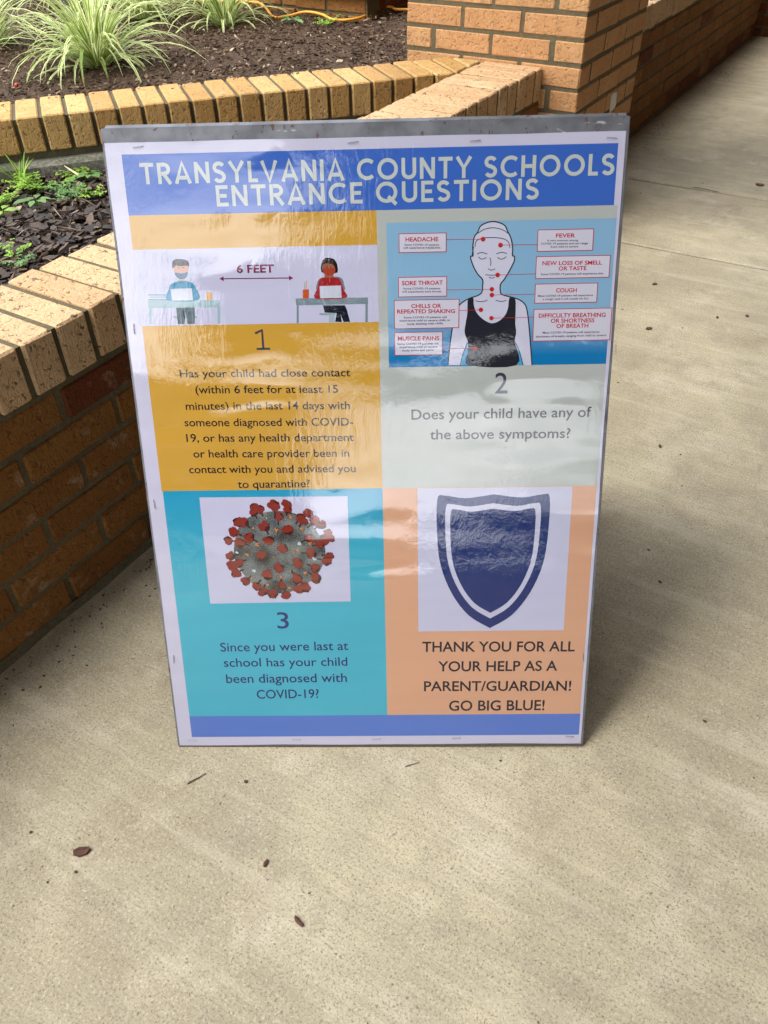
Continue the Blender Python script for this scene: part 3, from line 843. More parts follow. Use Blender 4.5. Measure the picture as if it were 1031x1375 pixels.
def text_mesh(txt, bold):
    cu = bpy.data.curves.new('t', 'FONT'); cu.body = txt; cu.size = 1; cu.offset = bold; cu.resolution_u = 4; cu.fill_mode = 'FRONT'
    ob = bpy.data.objects.new('t', cu); me = bpy.data.meshes.new_from_object(ob)
    xs = [v.co.x for v in me.vertices]
    bpy.data.objects.remove(ob); bpy.data.curves.remove(cu)
    return me, min(xs), max(xs)
_m, _, _ = text_mesh('H', 0); CAP = max(v.co.y for v in _m.vertices); bpy.data.meshes.remove(_m)
def smooth2(P, n=5, closed=False):
    P = [Vector(p) for p in P]; N_ = len(P); out = []
    for i in range(N_ if closed else N_-1):
        if closed: a, b, c, d = P[(i-1) % N_], P[i], P[(i+1) % N_], P[(i+2) % N_]
        else: a, b, c, d = P[max(i-1, 0)], P[i], P[i+1], P[min(i+2, N_-1)]
        for k in range(n):
            t = k/n; out.append(.5*((2*b)+(c-a)*t+(2*a-5*b+4*c-d)*t*t+(3*b-a-3*c+d)*t**3))
    if not closed: out.append(P[-1])
    return [(p.x, p.y) for p in out]

# print layout, millimetres on the board (text: u0, v0, u1, v1, cap height)
HEAD=[('TRANSYLVANIA COUNTY SCHOOLS', 42.8, 821.5, 619.8, 820.1, 22.7), ('ENTRANCE QUESTIONS', 133.4, 794.4, 530.0, 794.4, 24.4)]
Q1=[('1', 169.0, 617.7, 187.6, 618.0, 26.8), ('Has your child had close contact', 65.4, 583.5, 291.8, 581.3, 10.1), ('(within 6 feet for at least 15', 84.0, 561.8, 274.6, 559.6, 10.2), ('minutes) in the last 14 days with', 68.6, 539.7, 289.6, 537.2, 10.4), ('someone diagnosed with COVID-', 64.7, 517.1, 293.2, 514.5, 10.6), ('19, or has any health department', 65.0, 495.4, 293.5, 493.0, 10.7), ('or health care provider been in', 72.3, 473.0, 286.4, 470.9, 10.9), ('contact with you and advised you', 64.2, 450.6, 294.6, 448.9, 10.9), ('to quarantine?', 130.0, 428.1, 230.2, 428.0, 11.1)]
Q2=[('2', 482.9, 555.3, 499.6, 555.0, 27.1), ('Does your child have any of', 372.0, 521.4, 612.1, 521.6, 13.7), ('the above symptoms?', 396.8, 493.7, 586.0, 492.9, 13.4)]
Q3=[('3', 171.0, 208.8, 188.2, 208.6, 26.3), ('Since you were last at', 82.8, 170.8, 274.9, 171.7, 14.5), ('school has your child', 85.7, 144.6, 272.5, 144.9, 14.3), ('been diagnosed with', 86.8, 116.4, 270.8, 116.8, 14.9), ('COVID-19?', 131.5, 88.3, 226.9, 89.1, 15.1)]
THANKS=[('THANK YOU FOR ALL', 385.3, 167.6, 611.7, 166.2, 16.3), ('YOUR HELP AS A', 408.9, 133.8, 587.4, 133.4, 16.6), ('PARENT/GUARDIAN!', 387.6, 99.7, 610.1, 98.7, 16.6), ('GO BIG BLUE!', 425.8, 64.5, 571.6, 64.6, 17.4)]
BOXES=[(358.5,735.7,417.1,757.8),(357.1,681.8,418.1,705.5),(351.3,642.0,434.0,677.4),(351.2,607.8,412.9,636.8),(531.1,733.9,599.7,758.9),(530.5,701.1,622.5,727.3),(530.7,670.9,609.1,694.1),(530.3,623.1,629.3,662.9)]
TITLES=[('HEADACHE', 366.4, 748.6, 407.5, 748.4, 6.0), ('SORE THROAT', 361.3, 696.1, 413.4, 696.0, 6.1), ('CHILLS OR', 372.9, 667.8, 411.4, 667.4, 5.9), ('REPEATED SHAKING', 354.7, 661.2, 429.2, 660.5, 6.0), ('MUSCLE PAINS', 355.1, 626.7, 409.1, 626.3, 6.4), ('FEVER', 553.4, 749.8, 577.1, 749.6, 5.6), ('NEW LOSS OF SMELL', 538.1, 717.1, 612.8, 716.6, 5.8), ('OR TASTE', 558.8, 710.4, 593.8, 710.3, 5.8), ('COUGH', 556.9, 683.7, 583.2, 683.5, 6.1), ('DIFFICULTY BREATHING', 536.5, 652.6, 621.9, 652.2, 6.3), ('OR SHORTNESS', 552.1, 646.0, 608.1, 645.6, 6.0), ('OF BREATH', 559.8, 639.2, 600.8, 639.1, 6.1)]
FINE=[('Some COVID-19 patients', 365.1, 743.9, 408.4, 743.0, 2.2), ('will experience headaches.', 363.6, 740.2, 410.5, 739.6, 2.3), ('Some COVID-19 patients', 363.0, 690.8, 410.1, 690.2, 2.3), ('will experience sore throat.', 361.2, 687.0, 412.0, 686.6, 2.3), ('Some COVID-19 patients will', 363.2, 654.8, 418.5, 654.4, 2.4), ('experience mild to severe chills or', 357.6, 650.9, 423.2, 650.4, 2.5), ('body shaking with chills.', 367.8, 646.5, 414.3, 646.6, 2.5), ('Some COVID-19 patients will', 354.4, 621.1, 407.9, 620.8, 2.5), ('experience mild to severe', 357.2, 617.1, 406.4, 616.9, 2.5), ('body aches and pains.', 360.9, 612.7, 402.6, 612.6, 2.5), ('Is very common among', 543.0, 745.5, 581.2, 745.0, 2.2), ('COVID-19 patients and can range', 535.2, 741.7, 593.6, 741.1, 2.3), ('from mild to severe.', 547.5, 737.8, 582.5, 737.7, 2.2), ('Some COVID-19 patients will experience this.', 536.9, 705.0, 615.7, 704.7, 2.4), ('Most COVID-19 patients will experience', 534.7, 678.5, 604.0, 678.4, 2.3), ('a cough, and it will usually be dry.', 540.7, 674.5, 599.1, 674.4, 2.4), ('Most COVID-19 patients will experience', 542.6, 632.2, 615.4, 632.2, 2.5), ('shortness of breath, ranging from mild to severe.', 534.2, 627.5, 625.2, 627.8, 2.5)]
LINKS=[[(417.0,749.9),(463.1,749.6)],[(418.0,689.2),(475.6,689.0)],[(433.8,663.4),(462.2,663.8)],[(412.9,615.2),(456.1,615.1)],[(485.0,742.1),(531.9,742.0)],[(482.4,706.3),(531.4,706.9)],[(475.8,681.9),(531.2,682.1)],[(475.9,653.1),(530.7,653.3)]]
DOTS=[(463.1,749.6),(485.0,742.1),(482.4,706.3),(475.6,689.0),(475.8,681.9),(462.2,663.8),(475.9,653.1),(456.1,615.1)]
BODY=[(420.5,593.7),(421.9,611.0),(425.7,641.6),(429.8,662.6),(435.8,671.4),(445.8,677.7),(457.9,681.7),(463.0,685.7),(463.7,693.0),(463.6,700.9),(457.4,707.7),(452.1,716.5),(448.7,725.1),(448.0,729.4),(451.0,730.5),(450.5,740.8),(452.1,752.1),(456.4,758.1),(460.7,765.9),(474.7,770.1),(488.7,765.9),(493.4,758.0),(497.8,749.8),(500.3,738.4),(500.3,729.6),(502.7,728.4),(502.9,723.2),(499.5,715.6),(495.6,708.4),(490.7,700.4),(486.3,694.6),(486.6,685.2),(490.4,681.6),(508.1,676.6),(517.5,670.5),(521.5,660.9),(525.7,633.8),(530.5,591.8)]
TANK=[(445.5,677.2),(452.2,678.5),(452.9,671.1),(456.1,661.5),(464.6,652.4),(476.1,646.7),(486.1,649.6),(493.6,656.9),(496.9,665.8),(498.4,678.0),(505.4,676.7),(506.7,664.2),(506.8,646.2),(508.4,634.1),(507.0,621.9),(510.5,592.2),(448.0,593.2),(446.2,610.6),(446.3,622.9),(441.8,635.2),(442.9,647.3),(444.9,659.3)]
GAPS=[[(444.5,623.0),(446.5,610.6),(447.7,593.2),(437.7,593.4),(439.7,607.6)],[(507.7,618.8),(509.7,606.5),(511.2,592.1),(519.3,592.0),(513.0,609.5)]]
FACE=[[(456.0,732.1),(461.4,733.8),(468.9,731.9)],[(480.2,731.7),(486.7,733.6),(493.3,732.0)],[(457.9,728.7),(460.6,726.3),(463.6,726.0),(468.1,727.6)],[(481.5,727.4),(485.5,725.6),(489.3,725.8),(492.5,728.3)],[(472.2,727.6),(473.6,721.8),(473.1,717.5)],[(470.2,714.1),(474.4,712.3),(479.2,713.9)],[(467.0,706.9),(475.2,706.2),(483.0,706.6)],[(471.6,703.6),(475.3,702.7),(478.9,703.5)],[(456.4,756.5),(463.7,760.8),(474.9,762.8),(486.8,760.3),(494.0,755.7)],[(453.2,740.7),(455.1,747.8),(464.0,751.0),(475.2,751.3),(487.7,749.7),(494.7,745.6),(497.0,738.5)],[(451.7,740.8),(450.0,732.3),(450.1,729.4)],[(455.0,675.2),(462.6,673.9),(470.2,675.5)],[(480.8,675.3),(488.5,673.7),(494.5,675.1)],[(446.3,622.9),(439.7,607.6),(436.8,593.4)],[(507.6,621.9),(513.6,609.5),(519.0,592.0)]]
DESK_FACES=[(81.3, 722.6), (269.3, 720.3)]
ARROW=[(129.9,708.3),(222.3,707.6)]
SIX=[('6 FEET', 151.8, 715.2, 199.6, 715.0, 9.2)]
DESK=[('grayc',[(253.1,699.7),(256.1,705.3),(263.5,708.1),(279.4,708.1),(285.9,704.8),(287.6,698.4),(286.0,690.4),(254.4,691.0)]),('steel',[(64.8,662.8),(96.0,662.3),(95.7,660.0),(64.6,660.5)]),('steel2',[(73.7,663.3),(75.7,663.3),(74.6,652.8),(72.6,652.8)]),('steel',[(254.8,663.4),(274.9,663.0),(274.8,660.4),(254.6,660.8)]),('steel2',[(266.8,661.2),(274.2,661.1),(273.8,651.5),(266.4,651.7)]),('trous',[(69.5,674.6),(94.4,674.1),(91.6,652.5),(82.1,652.6),(81.7,668.1),(78.0,652.7),(69.9,652.8)]),('black',[(259.6,673.1),(288.0,672.6),(290.5,666.0),(293.7,651.5),(285.3,651.7),(281.6,662.2),(283.2,651.7),(274.5,651.9),(276.9,663.0),(261.5,663.9)]),('desk',[(35.9,682.4),(38.6,682.3),(35.2,653.5),(32.5,653.5)]),('desk',[(124.1,680.8),(127.4,680.7),(124.9,652.5),(121.5,652.6)]),('deskd',[(226.1,680.2),(228.8,680.1),(227.2,651.4),(224.5,651.4)]),('deskd',[(314.3,679.9),(317.3,679.8),(316.6,650.8),(313.5,650.8)]),('desk',[(34.0,683.0),(127.2,682.0),(126.7,672.9),(33.5,673.9)]),('deskd',[(224.9,682.2),(317.7,681.8),(317.5,673.7),(225.1,673.7)]),('book',[(34.9,685.0),(58.8,684.5),(58.6,682.9),(34.7,683.4)]),('desk',[(37.3,688.2),(58.4,687.8),(58.3,686.2),(37.1,686.6)]),('book',[(35.6,690.8),(58.4,690.4),(58.3,689.1),(35.4,689.5)]),('skin',[(77.3,710.0),(84.0,709.8),(84.1,704.7),(76.1,704.9)]),('skinb',[(265.7,712.8),(272.3,712.7),(274.7,706.3),(263.4,706.2)]),('bluesh',[(59.6,682.6),(62.4,696.1),(66.5,703.1),(75.6,706.5),(85.6,706.6),(94.0,703.6),(98.1,697.1),(100.0,682.5)]),('redsh',[(250.3,681.7),(253.5,694.2),(256.7,705.3),(265.1,707.1),(279.3,706.8),(283.2,703.2),(286.7,692.0),(289.7,681.6)]),('skin',[(72.6,727.8),(89.9,728.1),(89.5,718.0),(84.1,711.1),(76.1,711.3),(72.1,717.7)]),('mask',[(72.4,717.1),(81.2,715.6),(89.4,717.4),(86.8,711.1),(81.2,708.6),(75.4,710.6)]),('hair',[(70.6,722.2),(70.8,729.4),(74.4,732.8),(80.5,733.3),(86.4,732.6),(91.4,730.0),(91.4,723.7),(88.9,725.6),(82.2,724.5),(75.7,725.9)]),('hairb',[(258.9,716.1),(260.3,725.5),(264.5,730.5),(269.8,731.3),(275.6,729.6),(279.4,724.5),(280.4,716.0),(277.6,712.6),(263.7,712.5)]),('skinb',[(261.8,723.0),(267.5,724.7),(274.7,722.7),(277.1,717.0),(274.2,710.1),(268.8,707.7),(263.6,710.3),(261.2,716.7)]),('redmk',[(261.6,717.3),(269.3,719.0),(277.1,717.6),(275.6,712.0),(268.9,709.6),(263.0,712.2)]),('lap',[(65.2,697.0),(92.7,697.5),(92.6,682.6),(65.3,682.5)]),('lap',[(256.3,697.0),(283.6,697.2),(284.0,682.0),(256.3,681.9)]),('cup',[(110.3,692.0),(117.7,692.2),(117.1,682.5),(110.1,682.3)]),('cupr',[(234.5,692.9),(242.5,693.4),(241.9,682.2),(234.2,682.0)]),('steel2',[(236.3,701.9),(237.6,702.2),(237.5,692.9),(236.1,692.9)]),('cup',[(239.1,704.1),(240.4,704.0),(239.5,692.9),(238.1,692.9)])]
VIR=[(184.2,386.3),(207.5,381.2),(224.7,366.6),(236.2,347.0),(239.9,329.9),(233.2,307.6),(216.0,287.8),(192.2,275.4),(168.9,274.4),(146.5,286.1),(131.6,303.8),(124.0,323.9),(125.8,346.0),(134.4,367.7),(153.5,381.9)]
RED=[(150.4,401.0,7),(158.0,397.3,7),(148.6,391.5,5),(178.6,402.9,10),(196.5,403.2,8),(197.1,395.6,5),(183.1,386.3,8),(226.0,390.5,7),(214.4,384.7,8),(234.3,377.2,9),(243.0,372.3,7),(251.5,359.0,7),(246.5,349.3,9),(255.7,351.7,5),(248.5,317.4,9),(252.3,324.8,6),(232.3,290.1,9),(230.8,306.4,7),(215.4,275.1,9),(205.9,272.7,8),(185.7,264.0,8),(181.9,278.0,7),(167.1,265.5,8),(152.3,269.5,8),(144.8,278.5,7),(129.1,286.3,7),(116.2,299.0,8),(111.5,311.6,9),(121.1,316.5,8),(110.5,326.5,7),(109.1,351.1,7),(118.1,363.1,8),(125.1,378.7,8),(132.9,377.4,8),(161.8,371.0,9),(195.2,364.5,9),(139.0,354.3,9),(125.8,346.0,8),(167.1,350.3,9),(186.8,337.9,9),(155.1,324.7,9),(226.2,352.0,9),(226.2,328.8,9),(207.1,314.2,9),(179.1,307.0,9),(161.1,296.0,9),(203.5,290.4,9),(180.7,278.1,6),(239.4,342.1,6),(218.6,378.6,6)]
ORG=[(146.8,367.6,3.5),(179.4,364.7,4),(150.7,343.2,4),(215.7,367.2,4),(202.3,330.3,3),(208.2,333.2,3),(173.3,323.3,2.5),(134.6,327.4,4),(181.6,292.0,4),(216.6,297.8,4),(140.0,292.4,3),(161.1,279.5,3.5),(201.0,384.8,4),(225.8,343.5,4),(192.2,275.4,3.5),(165.4,391.3,3)]
LIT=[(209.9,344.4,5),(121.2,331.8,4),(142.6,302.5,4),(231.5,320.1,4)]
YEL=[(167.2,384.1,2.5),(194.9,301.8,2.5)]
STAPLES=[((303.9,863.2),0),((450.8,861.7),0),((613.5,861.4),0),((43.4,863.8),0),((11.7,648.0),90),((9.8,406.4),90),((10.3,158.8),90),((23.9,13.8),0),((188.2,14.0),0),((313.0,14.5),0),((437.3,15.0),0),((612.7,16.6),0),((624.5,155.6),90),((638.1,611.2),90)]

# backgrounds
def cell(name, x0, y0, x1, y1, col, layer=1, label=None):
    p = Print(name, label); p.rect(x0, y0, x1, y1, col, layer); return p.done()
cell('header_band', 22.5, 786, 622.5, 855.5, 'blue', label='blue header band')
cell('question_panel', 22.5, 425, 331, 786, 'yellow', label='yellow panel, question 1')
cell('question_panel', 331, 425, 627, 786, 'sage', label='pale sage panel, question 2')
cell('question_panel', 24, 57.5, 331, 425, 'teal', label='teal panel, question 3')
cell('question_panel', 331, 57.5, 626.5, 425, 'peach', label='peach thank you panel')
cell('footer_band', 24, 19.5, 627, 57.5, 'foot', label='blue footer band')

# header letters drawn as round-ended geometric strokes
def arc(cx, cy, rx, ry, a0, a1, n=12): return [(cx+rx*math.cos(math.radians(a0+(a1-a0)*i/n)), cy+ry*math.sin(math.radians(a0+(a1-a0)*i/n))) for i in range(n+1)]
h = .085
GL = {
 'T': (.62, [[(0, 1-h), (.62, 1-h)], [(.31, 1-2*h), (.31, 0)]]),
 'R': (.60, [[(h, 0), (h, 1)], [(2*h, 1-h), (.30, 1-h)]+arc(.30, .70, .21, .215, 85, -85)+[(2*h, .485)], [(.30, .44), (.56, 0)]]),
 'A': (.76, [[(.07, 0), (.38, .98), (.69, 0)], [(.20, .28), (.56, .28)]]),
 'N': (.68, [[(h, 0), (h, 1)], [(.68-h, 0), (.68-h, 1)], [(h+.01, .93), (.68-h-.01, .07)]]),
 'S': (.56, [arc(.28, .72, .20, .195, 25, 180)[:]+arc(.28, .72, .20, .195, 180, 268, 6)[1:]+arc(.28, .29, .205, .205, 85, -155, 16)[1:]]),
 'Y': (.70, [[(.05, 1), (.35, .48), (.65, 1)], [(.35, .47), (.35, 0)]]),
 'L': (.44, [[(h, 1), (h, h), (.44, h)]]),
 'V': (.74, [[(.06, 1), (.37, .04), (.68, 1)]]),
 'I': (.17, [[(h, 0), (h, 1)]]),
 'C': (.76, [arc(.46, .5, .375, .415, 48, 312, 22)]),
 'O': (.92, [arc(.46, .5, .375, .415, 0, 360, 28)]),
 'U': (.66, [[(h, 1), (h, .34)]+arc(.33, .34, .245, .255, 180, 360, 12)[1:]+[(.66-h, 1)]]),
 'H': (.66, [[(h, 0), (h, 1)], [(.66-h, 0), (.66-h, 1)], [(2*h, .5), (.66-2*h, .5)]]),
 'E': (.52, [[(.52, 1-h), (h, 1-h), (h, h), (.52, h)], [(2*h, .5), (.46, .5)]]),
 'Q': (.94, [arc(.46, .5, .375, .415, 0, 360, 28), [(.52, .30), (.86, -.08)]]),
 ' ': (.26, []),
}
def heading(p, line, cap):
    txt, u0, v0, u1, v1, _ = line; gap = .15
    tot = sum(GL[c][0] for c in txt)+gap*(len(txt)-1); sx = (u1-u0)/tot; x = 0
    for c in txt:
        wd, strokes = GL[c]
        for st in strokes:
            closed = c in 'OQ' and len(st) > 20
            q = st[:-1] if closed else st
            base = v0+(v1-v0)*(x/tot)
            p.stroke([(u0+(x+a)*sx, base+b*cap) for a, b in q], .182*cap, 'lett', 3, closed)
        x += wd+gap
p = Print('lettering', 'pale heading in capitals on the blue band')
heading(p, HEAD[0], 24.0); heading(p, HEAD[1], 24.0); p.done()

for name, lines, big, ink in (('question 1', Q1, 'num1', 'ink'), ('question 2', Q2, 'num1', 'ink'), ('question 3', Q3, 'navy', 'navy')):
    p = Print('numeral', 'numeral above '+name)
    if lines[0][0] == '1':
        _, u0, v0, u1, _, cp = lines[0]
        mx_ = (u0+u1)/2+.6; p.stroke([(u0+.5, v0+cp*.80), (mx_-.2, v0+cp*.95), (mx_, v0+1.4)], 2.9, big, 3); p.stroke([(u0+1, v0+1.4), (u1, v0+1.4)], 2.8, big, 3)
    else: p.text(lines[0], big, 3, .004)
    p.done(); p = Print('lettering', 'text of '+name)
    for l in lines[1:]: p.text(l, ink, 3, .008)
    p.done()
p = Print('lettering', 'thank you text in capitals')
for l in THANKS: p.text(l, 'ink', 3, .014)
p.done()

# six feet picture
p = Print('picture', 'two masked people at desks six feet apart')
p.rect(22, 651, 331, 745.5, 'white', 2)
for col, pts in DESK: p.poly(smooth2(pts, 3, True) if col in ('hair', 'hairb', 'skin', 'skinb', 'bluesh', 'redsh', 'grayc', 'mask', 'redmk') else pts, col, 3)
for cx, dx in ((0, 0),):
    pass
mx_, my_ = DESK_FACES[0]; wx_, wy_ = DESK_FACES[1]
for s_ in (-1, 1):
    p.stroke([(mx_+s_*1.2, my_), (mx_+s_*4.2, my_)], .9, 'hair', 4); p.stroke([(wx_+s_*1.3, wy_), (wx_+s_*3.6, wy_)], .6, 'black', 4)
for k_ in range(9):
    p.disc(mx_-7+k_*1.75, my_+6+1.6*math.sin(k_*2.1), 2.3, 'hair' if k_ % 3 else 'black', 4, 9, .2, k_)
a, b = ARROW
p.stroke([(a[0]+3, a[1]), (b[0]-3, b[1])], 1.3, 'maroon', 3)
p.poly([(a[0]-1, a[1]), (a[0]+4.5, a[1]+3), (a[0]+4.5, a[1]-3)], 'maroon', 3); p.poly([(b[0]+1, b[1]), (b[0]-4.5, b[1]-3), (b[0]-4.5, b[1]+3)], 'maroon', 3)
p.text(SIX[0], 'maroon', 3, .028); p.done()

# symptom picture
p = Print('picture', 'blue symptom chart with an outlined figure and labelled boxes')
p.rect(343, 592, 627, 771, 'ltblue', 2)
body = smooth2(BODY, 4)
p.poly(body, 'skinw', 3); p.stroke(body, 1.5, 'greyink', 5)
for g in GAPS: p.poly(g, 'gap', 4)
p.poly(smooth2(TANK, 4, True), 'tank', 4)
for f_ in FACE: p.stroke(smooth2(f_, 4), .9, 'greyink', 5)
for l in LINKS: p.stroke(l, .6, 'red', 5)
for d in DOTS: p.disc(d[0], d[1], 2.9, 'red', 6)
for (x0, y0, x1, y1) in BOXES:
    p.rect(x0-.5, y0-.5, x1+.5, y1+.5, 'red', 6); p.rect(x0+.35, y0+.35, x1-.35, y1-.35, 'boxw', 7)
for l in TITLES: p.text((*l[:5], l[5]*.80), 'red', 8, .022)
for l in FINE: p.text(l, 'greyink', 8, .012)
p.done()

# virus picture
p = Print('picture', 'round grey virus particle with red spikes on white')
p.poly([(74.5, 250.5), (281, 252), (282, 414), (74.5, 415)], 'white', 2)
cxv, cyv = sum(q[0] for q in VIR)/len(VIR), sum(q[1] for q in VIR)/len(VIR)
p.poly(smooth2([(cxv+(a_-cxv)*1.13, cyv+(b_-cyv)*1.13) for a_, b_ in VIR], 5, True), 'vgrey', 3)
rv = random.Random(2)
for j, (x, y, r) in enumerate(RED):
    r = r*.55+2.5
    d = Vector((x-cxv, y-cyv)); 
    if d.length > 42:      # spikes on the rim have a stalk
        d.normalize(); p.stroke([(x-d.x*r*1.9, y-d.y*r*1.9), (x, y)], 2.2, 'vdark', 4)
    p.disc(x+.8, y-1.0, r*1.0, 'vdark', 4, 11, .22, j)
    for q in range(5):
        an = rv.uniform(0, 6.283); p.disc(x+math.cos(an)*r*.62, y+math.sin(an)*r*.62, r*rv.uniform(.42, .62), 'vred', 5, 9, .18, j*7+q)
    p.disc(x, y, r*.5, 'vred', 5, 9, .18, j)
for grp, col, f_ in ((ORG, 'vor', .55), (LIT, 'vlit', .6), (YEL, 'vyel', .6)):
    for j, (x, y, r) in enumerate(grp):
        for q in range(4 if col != 'vyel' else 1):
            p.disc(x+rv.uniform(-1, 1)*r*.45, y+rv.uniform(-1, 1)*r*.45, r*f_*.62, col, 6, 9, .2, j+q*31)
p.done()

# emblem panel: plain navy shield of the same size and colour
p = Print('picture', 'white panel with a plain navy emblem')
p.rect(379.5, 201.5, 593.5, 424, 'white', 2)
cx = 485
def shield(hw, top, bot, col, layer):
    H_ = top-bot
    hp = [(0, top), (hw*.5, top-H_*.025), (hw*.86, top-H_*.005), (hw, top-H_*.03), (hw*1.0, top-H_*.30), (hw*.93, top-H_*.52), (hw*.72, top-H_*.73), (hw*.40, top-H_*.90), (0, bot)]
    o_ = smooth2([(cx+x, y) for x, y in hp], 4)[:-1]+smooth2([(cx-x, y) for x, y in reversed(hp)], 4)[:-1]
    p.poly(o_, col, layer)
shield(78, 414, 206, 'navy', 3); shield(66, 401, 222, 'white', 4); shield(59, 393, 231, 'navy', 5)
p.done()

# staples, tape
def staple(x, y, ang):
    b = MB(); L = .0062; t = .0005
    b.tube([(-L, 0, -.0004), (-L, 0, .0011), (-L*.93, 0, .0014), (L*.93, 0, .0014), (L, 0, .0011), (L, 0, -.0004)], t, 6)
    o = b.build('staple', M['staple'], board, (x/1000, y/1000, .0006)); o.rotation_euler = (0, 0, math.radians(ang+rnd.uniform(-6, 6)))
for (x, y), an in STAPLES: staple(x, y, an)

# ------------------------------------------------------------------ litter on the walkway
def litter(name, x, y, L, W, az, label, mat='deadwood', T=.003, sides=7, seed=1, curl=.5):
    r = random.Random(seed); b = MB(); n = sides
    top = []; 
    for i in range(n):
        a = 6.2832*i/n; top.append((math.cos(a)*L/2*r.uniform(.82, 1.08), math.sin(a)*W/2*r.uniform(.75, 1.1)))
    zc = lambda px: curl*(px/L)**2*L*.6
    vs = [(a, c, zc(a)+.0003) for a, c in top]+[(a*.92, c*.9, zc(a)+T*r.uniform(.7, 1.1)) for a, c in top]+[(0, 0, T*1.2), (0, 0, .0002)]
    fs = [(i, (i+1) % n, n+(i+1) % n, n+i) for i in range(n)]+[(n+i, n+(i+1) % n, 2*n) for i in range(n)]+[((i+1) % n, i, 2*n+1) for i in range(n)]
    b.add(vs, fs); o = b.build(name, M[mat], None, (x, y, .0006), az)
    tag(o, label, 'bark chip' if name == 'bark_chip' else name.replace('_', ' '), 'litter on the concrete'); return o
litter('bark_chip', -0.6628, 0.2356, 0.0259, 0.0166, 0.765, 'largest dark bark chip on the concrete, lower left of the sign', 'deadwood', 0.0035, 7, 0, 0.35)
litter('bark_chip', -0.3427, 0.3159, 0.0211, 0.0074, -0.266, 'reddish brown curled bark sliver on the concrete, lowest of the chips', 'deadwood', 0.0026, 7, 1, 0.35)
litter('bark_chip', -0.4279, 0.3558, 0.0121, 0.0066, 1.779, 'small upright looking dark bark chip below the middle of the sign', 'deadwood', 0.0023, 7, 2, 0.35)
litter('crumb', -0.5315, 0.4407, 0.0068, 0.0063, 0.536, 'round dark crumb just below the bottom edge of the sign', 'twig', 0.0022, 7, 3, 0.10)
litter('crumb', -0.7480, 0.2182, 0.0054, 0.0048, 0.537, 'dark crumb left of the largest bark chip near the picture edge', 'twig', 0.0017, 7, 4, 0.10)
litter('crumb', -0.6705, 0.1807, 0.0035, 0.0036, 1.389, 'tiny crumb below and left of the largest bark chip', 'twig', 0.0013, 7, 5, 0.10)
litter('crumb', -0.6480, 0.2110, 0.0052, 0.0044, 0.538, 'grey crumb directly below the largest bark chip', 'twig', 0.0015, 7, 6, 0.10)
litter('crumb', -0.4388, 2.1361, 0.0246, 0.0165, 1.097, 'dark wedge shaped crumb on the concrete right of the symptom chart', 'twig', 0.0035, 7, 7, 0.10)
litter('crumb', -0.5102, 2.4267, 0.0187, 0.0149, 1.129, 'dark crumb below the second concrete joint, near the sign edge', 'twig', 0.0035, 7, 8, 0.10)
litter('crumb', -0.2174, 2.3494, 0.0106, 0.0144, 0.516, 'dark crumb at the right edge of the picture', 'twig', 0.0035, 7, 9, 0.10)
litter('crumb', -0.2890, 2.2983, 0.0085, 0.0095, 0.516, 'tiny dark crumb left of the one at the right picture edge', 'twig', 0.0033, 7, 10, 0.10)
litter('crumb', -0.2459, 1.5979, 0.0068, 0.0119, 0.525, 'round dark crumb right of the second question', 'twig', 0.0035, 7, 11, 0.10)
litter('crumb', 0.0348, 0.9010, 0.0076, 0.0046, -0.171, 'small dark sliver on the concrete right of the lower sign corner', 'twig', 0.0016, 7, 12, 0.10)
litter('crumb', -0.1180, 1.1706, 0.0092, 0.0058, -0.601, 'small dark sliver in the faint shade right of the emblem', 'twig', 0.0020, 7, 13, 0.10)
litter('crumb', -0.1628, 1.2463, 0.0073, 0.0044, 0.529, 'short dark crumb right of the emblem panel, just above the faint shade', 'twig', 0.0015, 7, 14, 0.10)
litter('bark_chip', -0.4199, 3.4899, 0.0326, 0.0354, 0.227, 'dark crumb on the strip between the two concrete joints', 'deadwood', 0.0035, 7, 15, 0.35)
litter('crumb', -0.2154, 0.6697, 0.0046, 0.0039, 0.536, 'dark crumb just under the lower right part of the sign', 'twig', 0.0014, 7, 16, 0.10)
litter('crumb', -0.3523, 0.3532, 0.0030, 0.0030, 0.539, 'tiny crumb above the curled bark sliver', 'twig', 0.0010, 7, 17, 0.10)
def twig(x0, y0, x1, y1, r, label):
    b = MB(); n = 6
    pts = [(x0+(x1-x0)*i/n+.0012*mnoise.noise(Vector((i*1.7, 1, x0*30))), y0+(y1-y0)*i/n+.0012*mnoise.noise(Vector((i*1.7, 5, x0*30))), r+.0004+.001*math.sin(i*.9)**2) for i in range(n+1)]
    b.tube(pts, [r*(1-.4*i/n) for i in range(n+1)], 6)
    tag(b.build('twig', M['twig']), label, 'twig', 'litter on the concrete')
twig(-0.6050, 0.3927, -0.5923, 0.4206, 0.0011, 'thin dark twig on the concrete below the left bottom corner of the sign')
twig(-0.3365, 0.5858, -0.3216, 0.6036, 0.0008, 'fine pale brown sliver of twig below the middle of the sign bottom')
cb = MB()
def crack(pts, w_):
    P_ = spline(pts, 14)
    P_ = [Vector((q.x+.006*mnoise.noise(q*35), q.y+.006*mnoise.noise(q*35+Vector((9, 2, 1))), 0)) for q in P_]
    for i in range(len(P_)-1):
        a_, b_ = P_[i], P_[i+1]; d_ = (b_-a_).normalized(); s_ = Vector((-d_.y, d_.x, 0))
        wa = w_*(.4+.6*abs(mnoise.noise(a_*20))*2); wb = w_*(.4+.6*abs(mnoise.noise(b_*20))*2)
        cb.add([a_-s_*wa+zz*.0004, a_+s_*wa+zz*.0004, b_+s_*wb+zz*.0004, b_-s_*wb+zz*.0004], [(3, 2, 1, 0)])
crack([(-.64, 3.348, 0), (-.60, 3.345, 0), (-.54, 3.343, 0)], .006)
crack([(.05, 2.35, 0), (.12, 2.0, 0), (.10, 1.8, 0)], .0005)
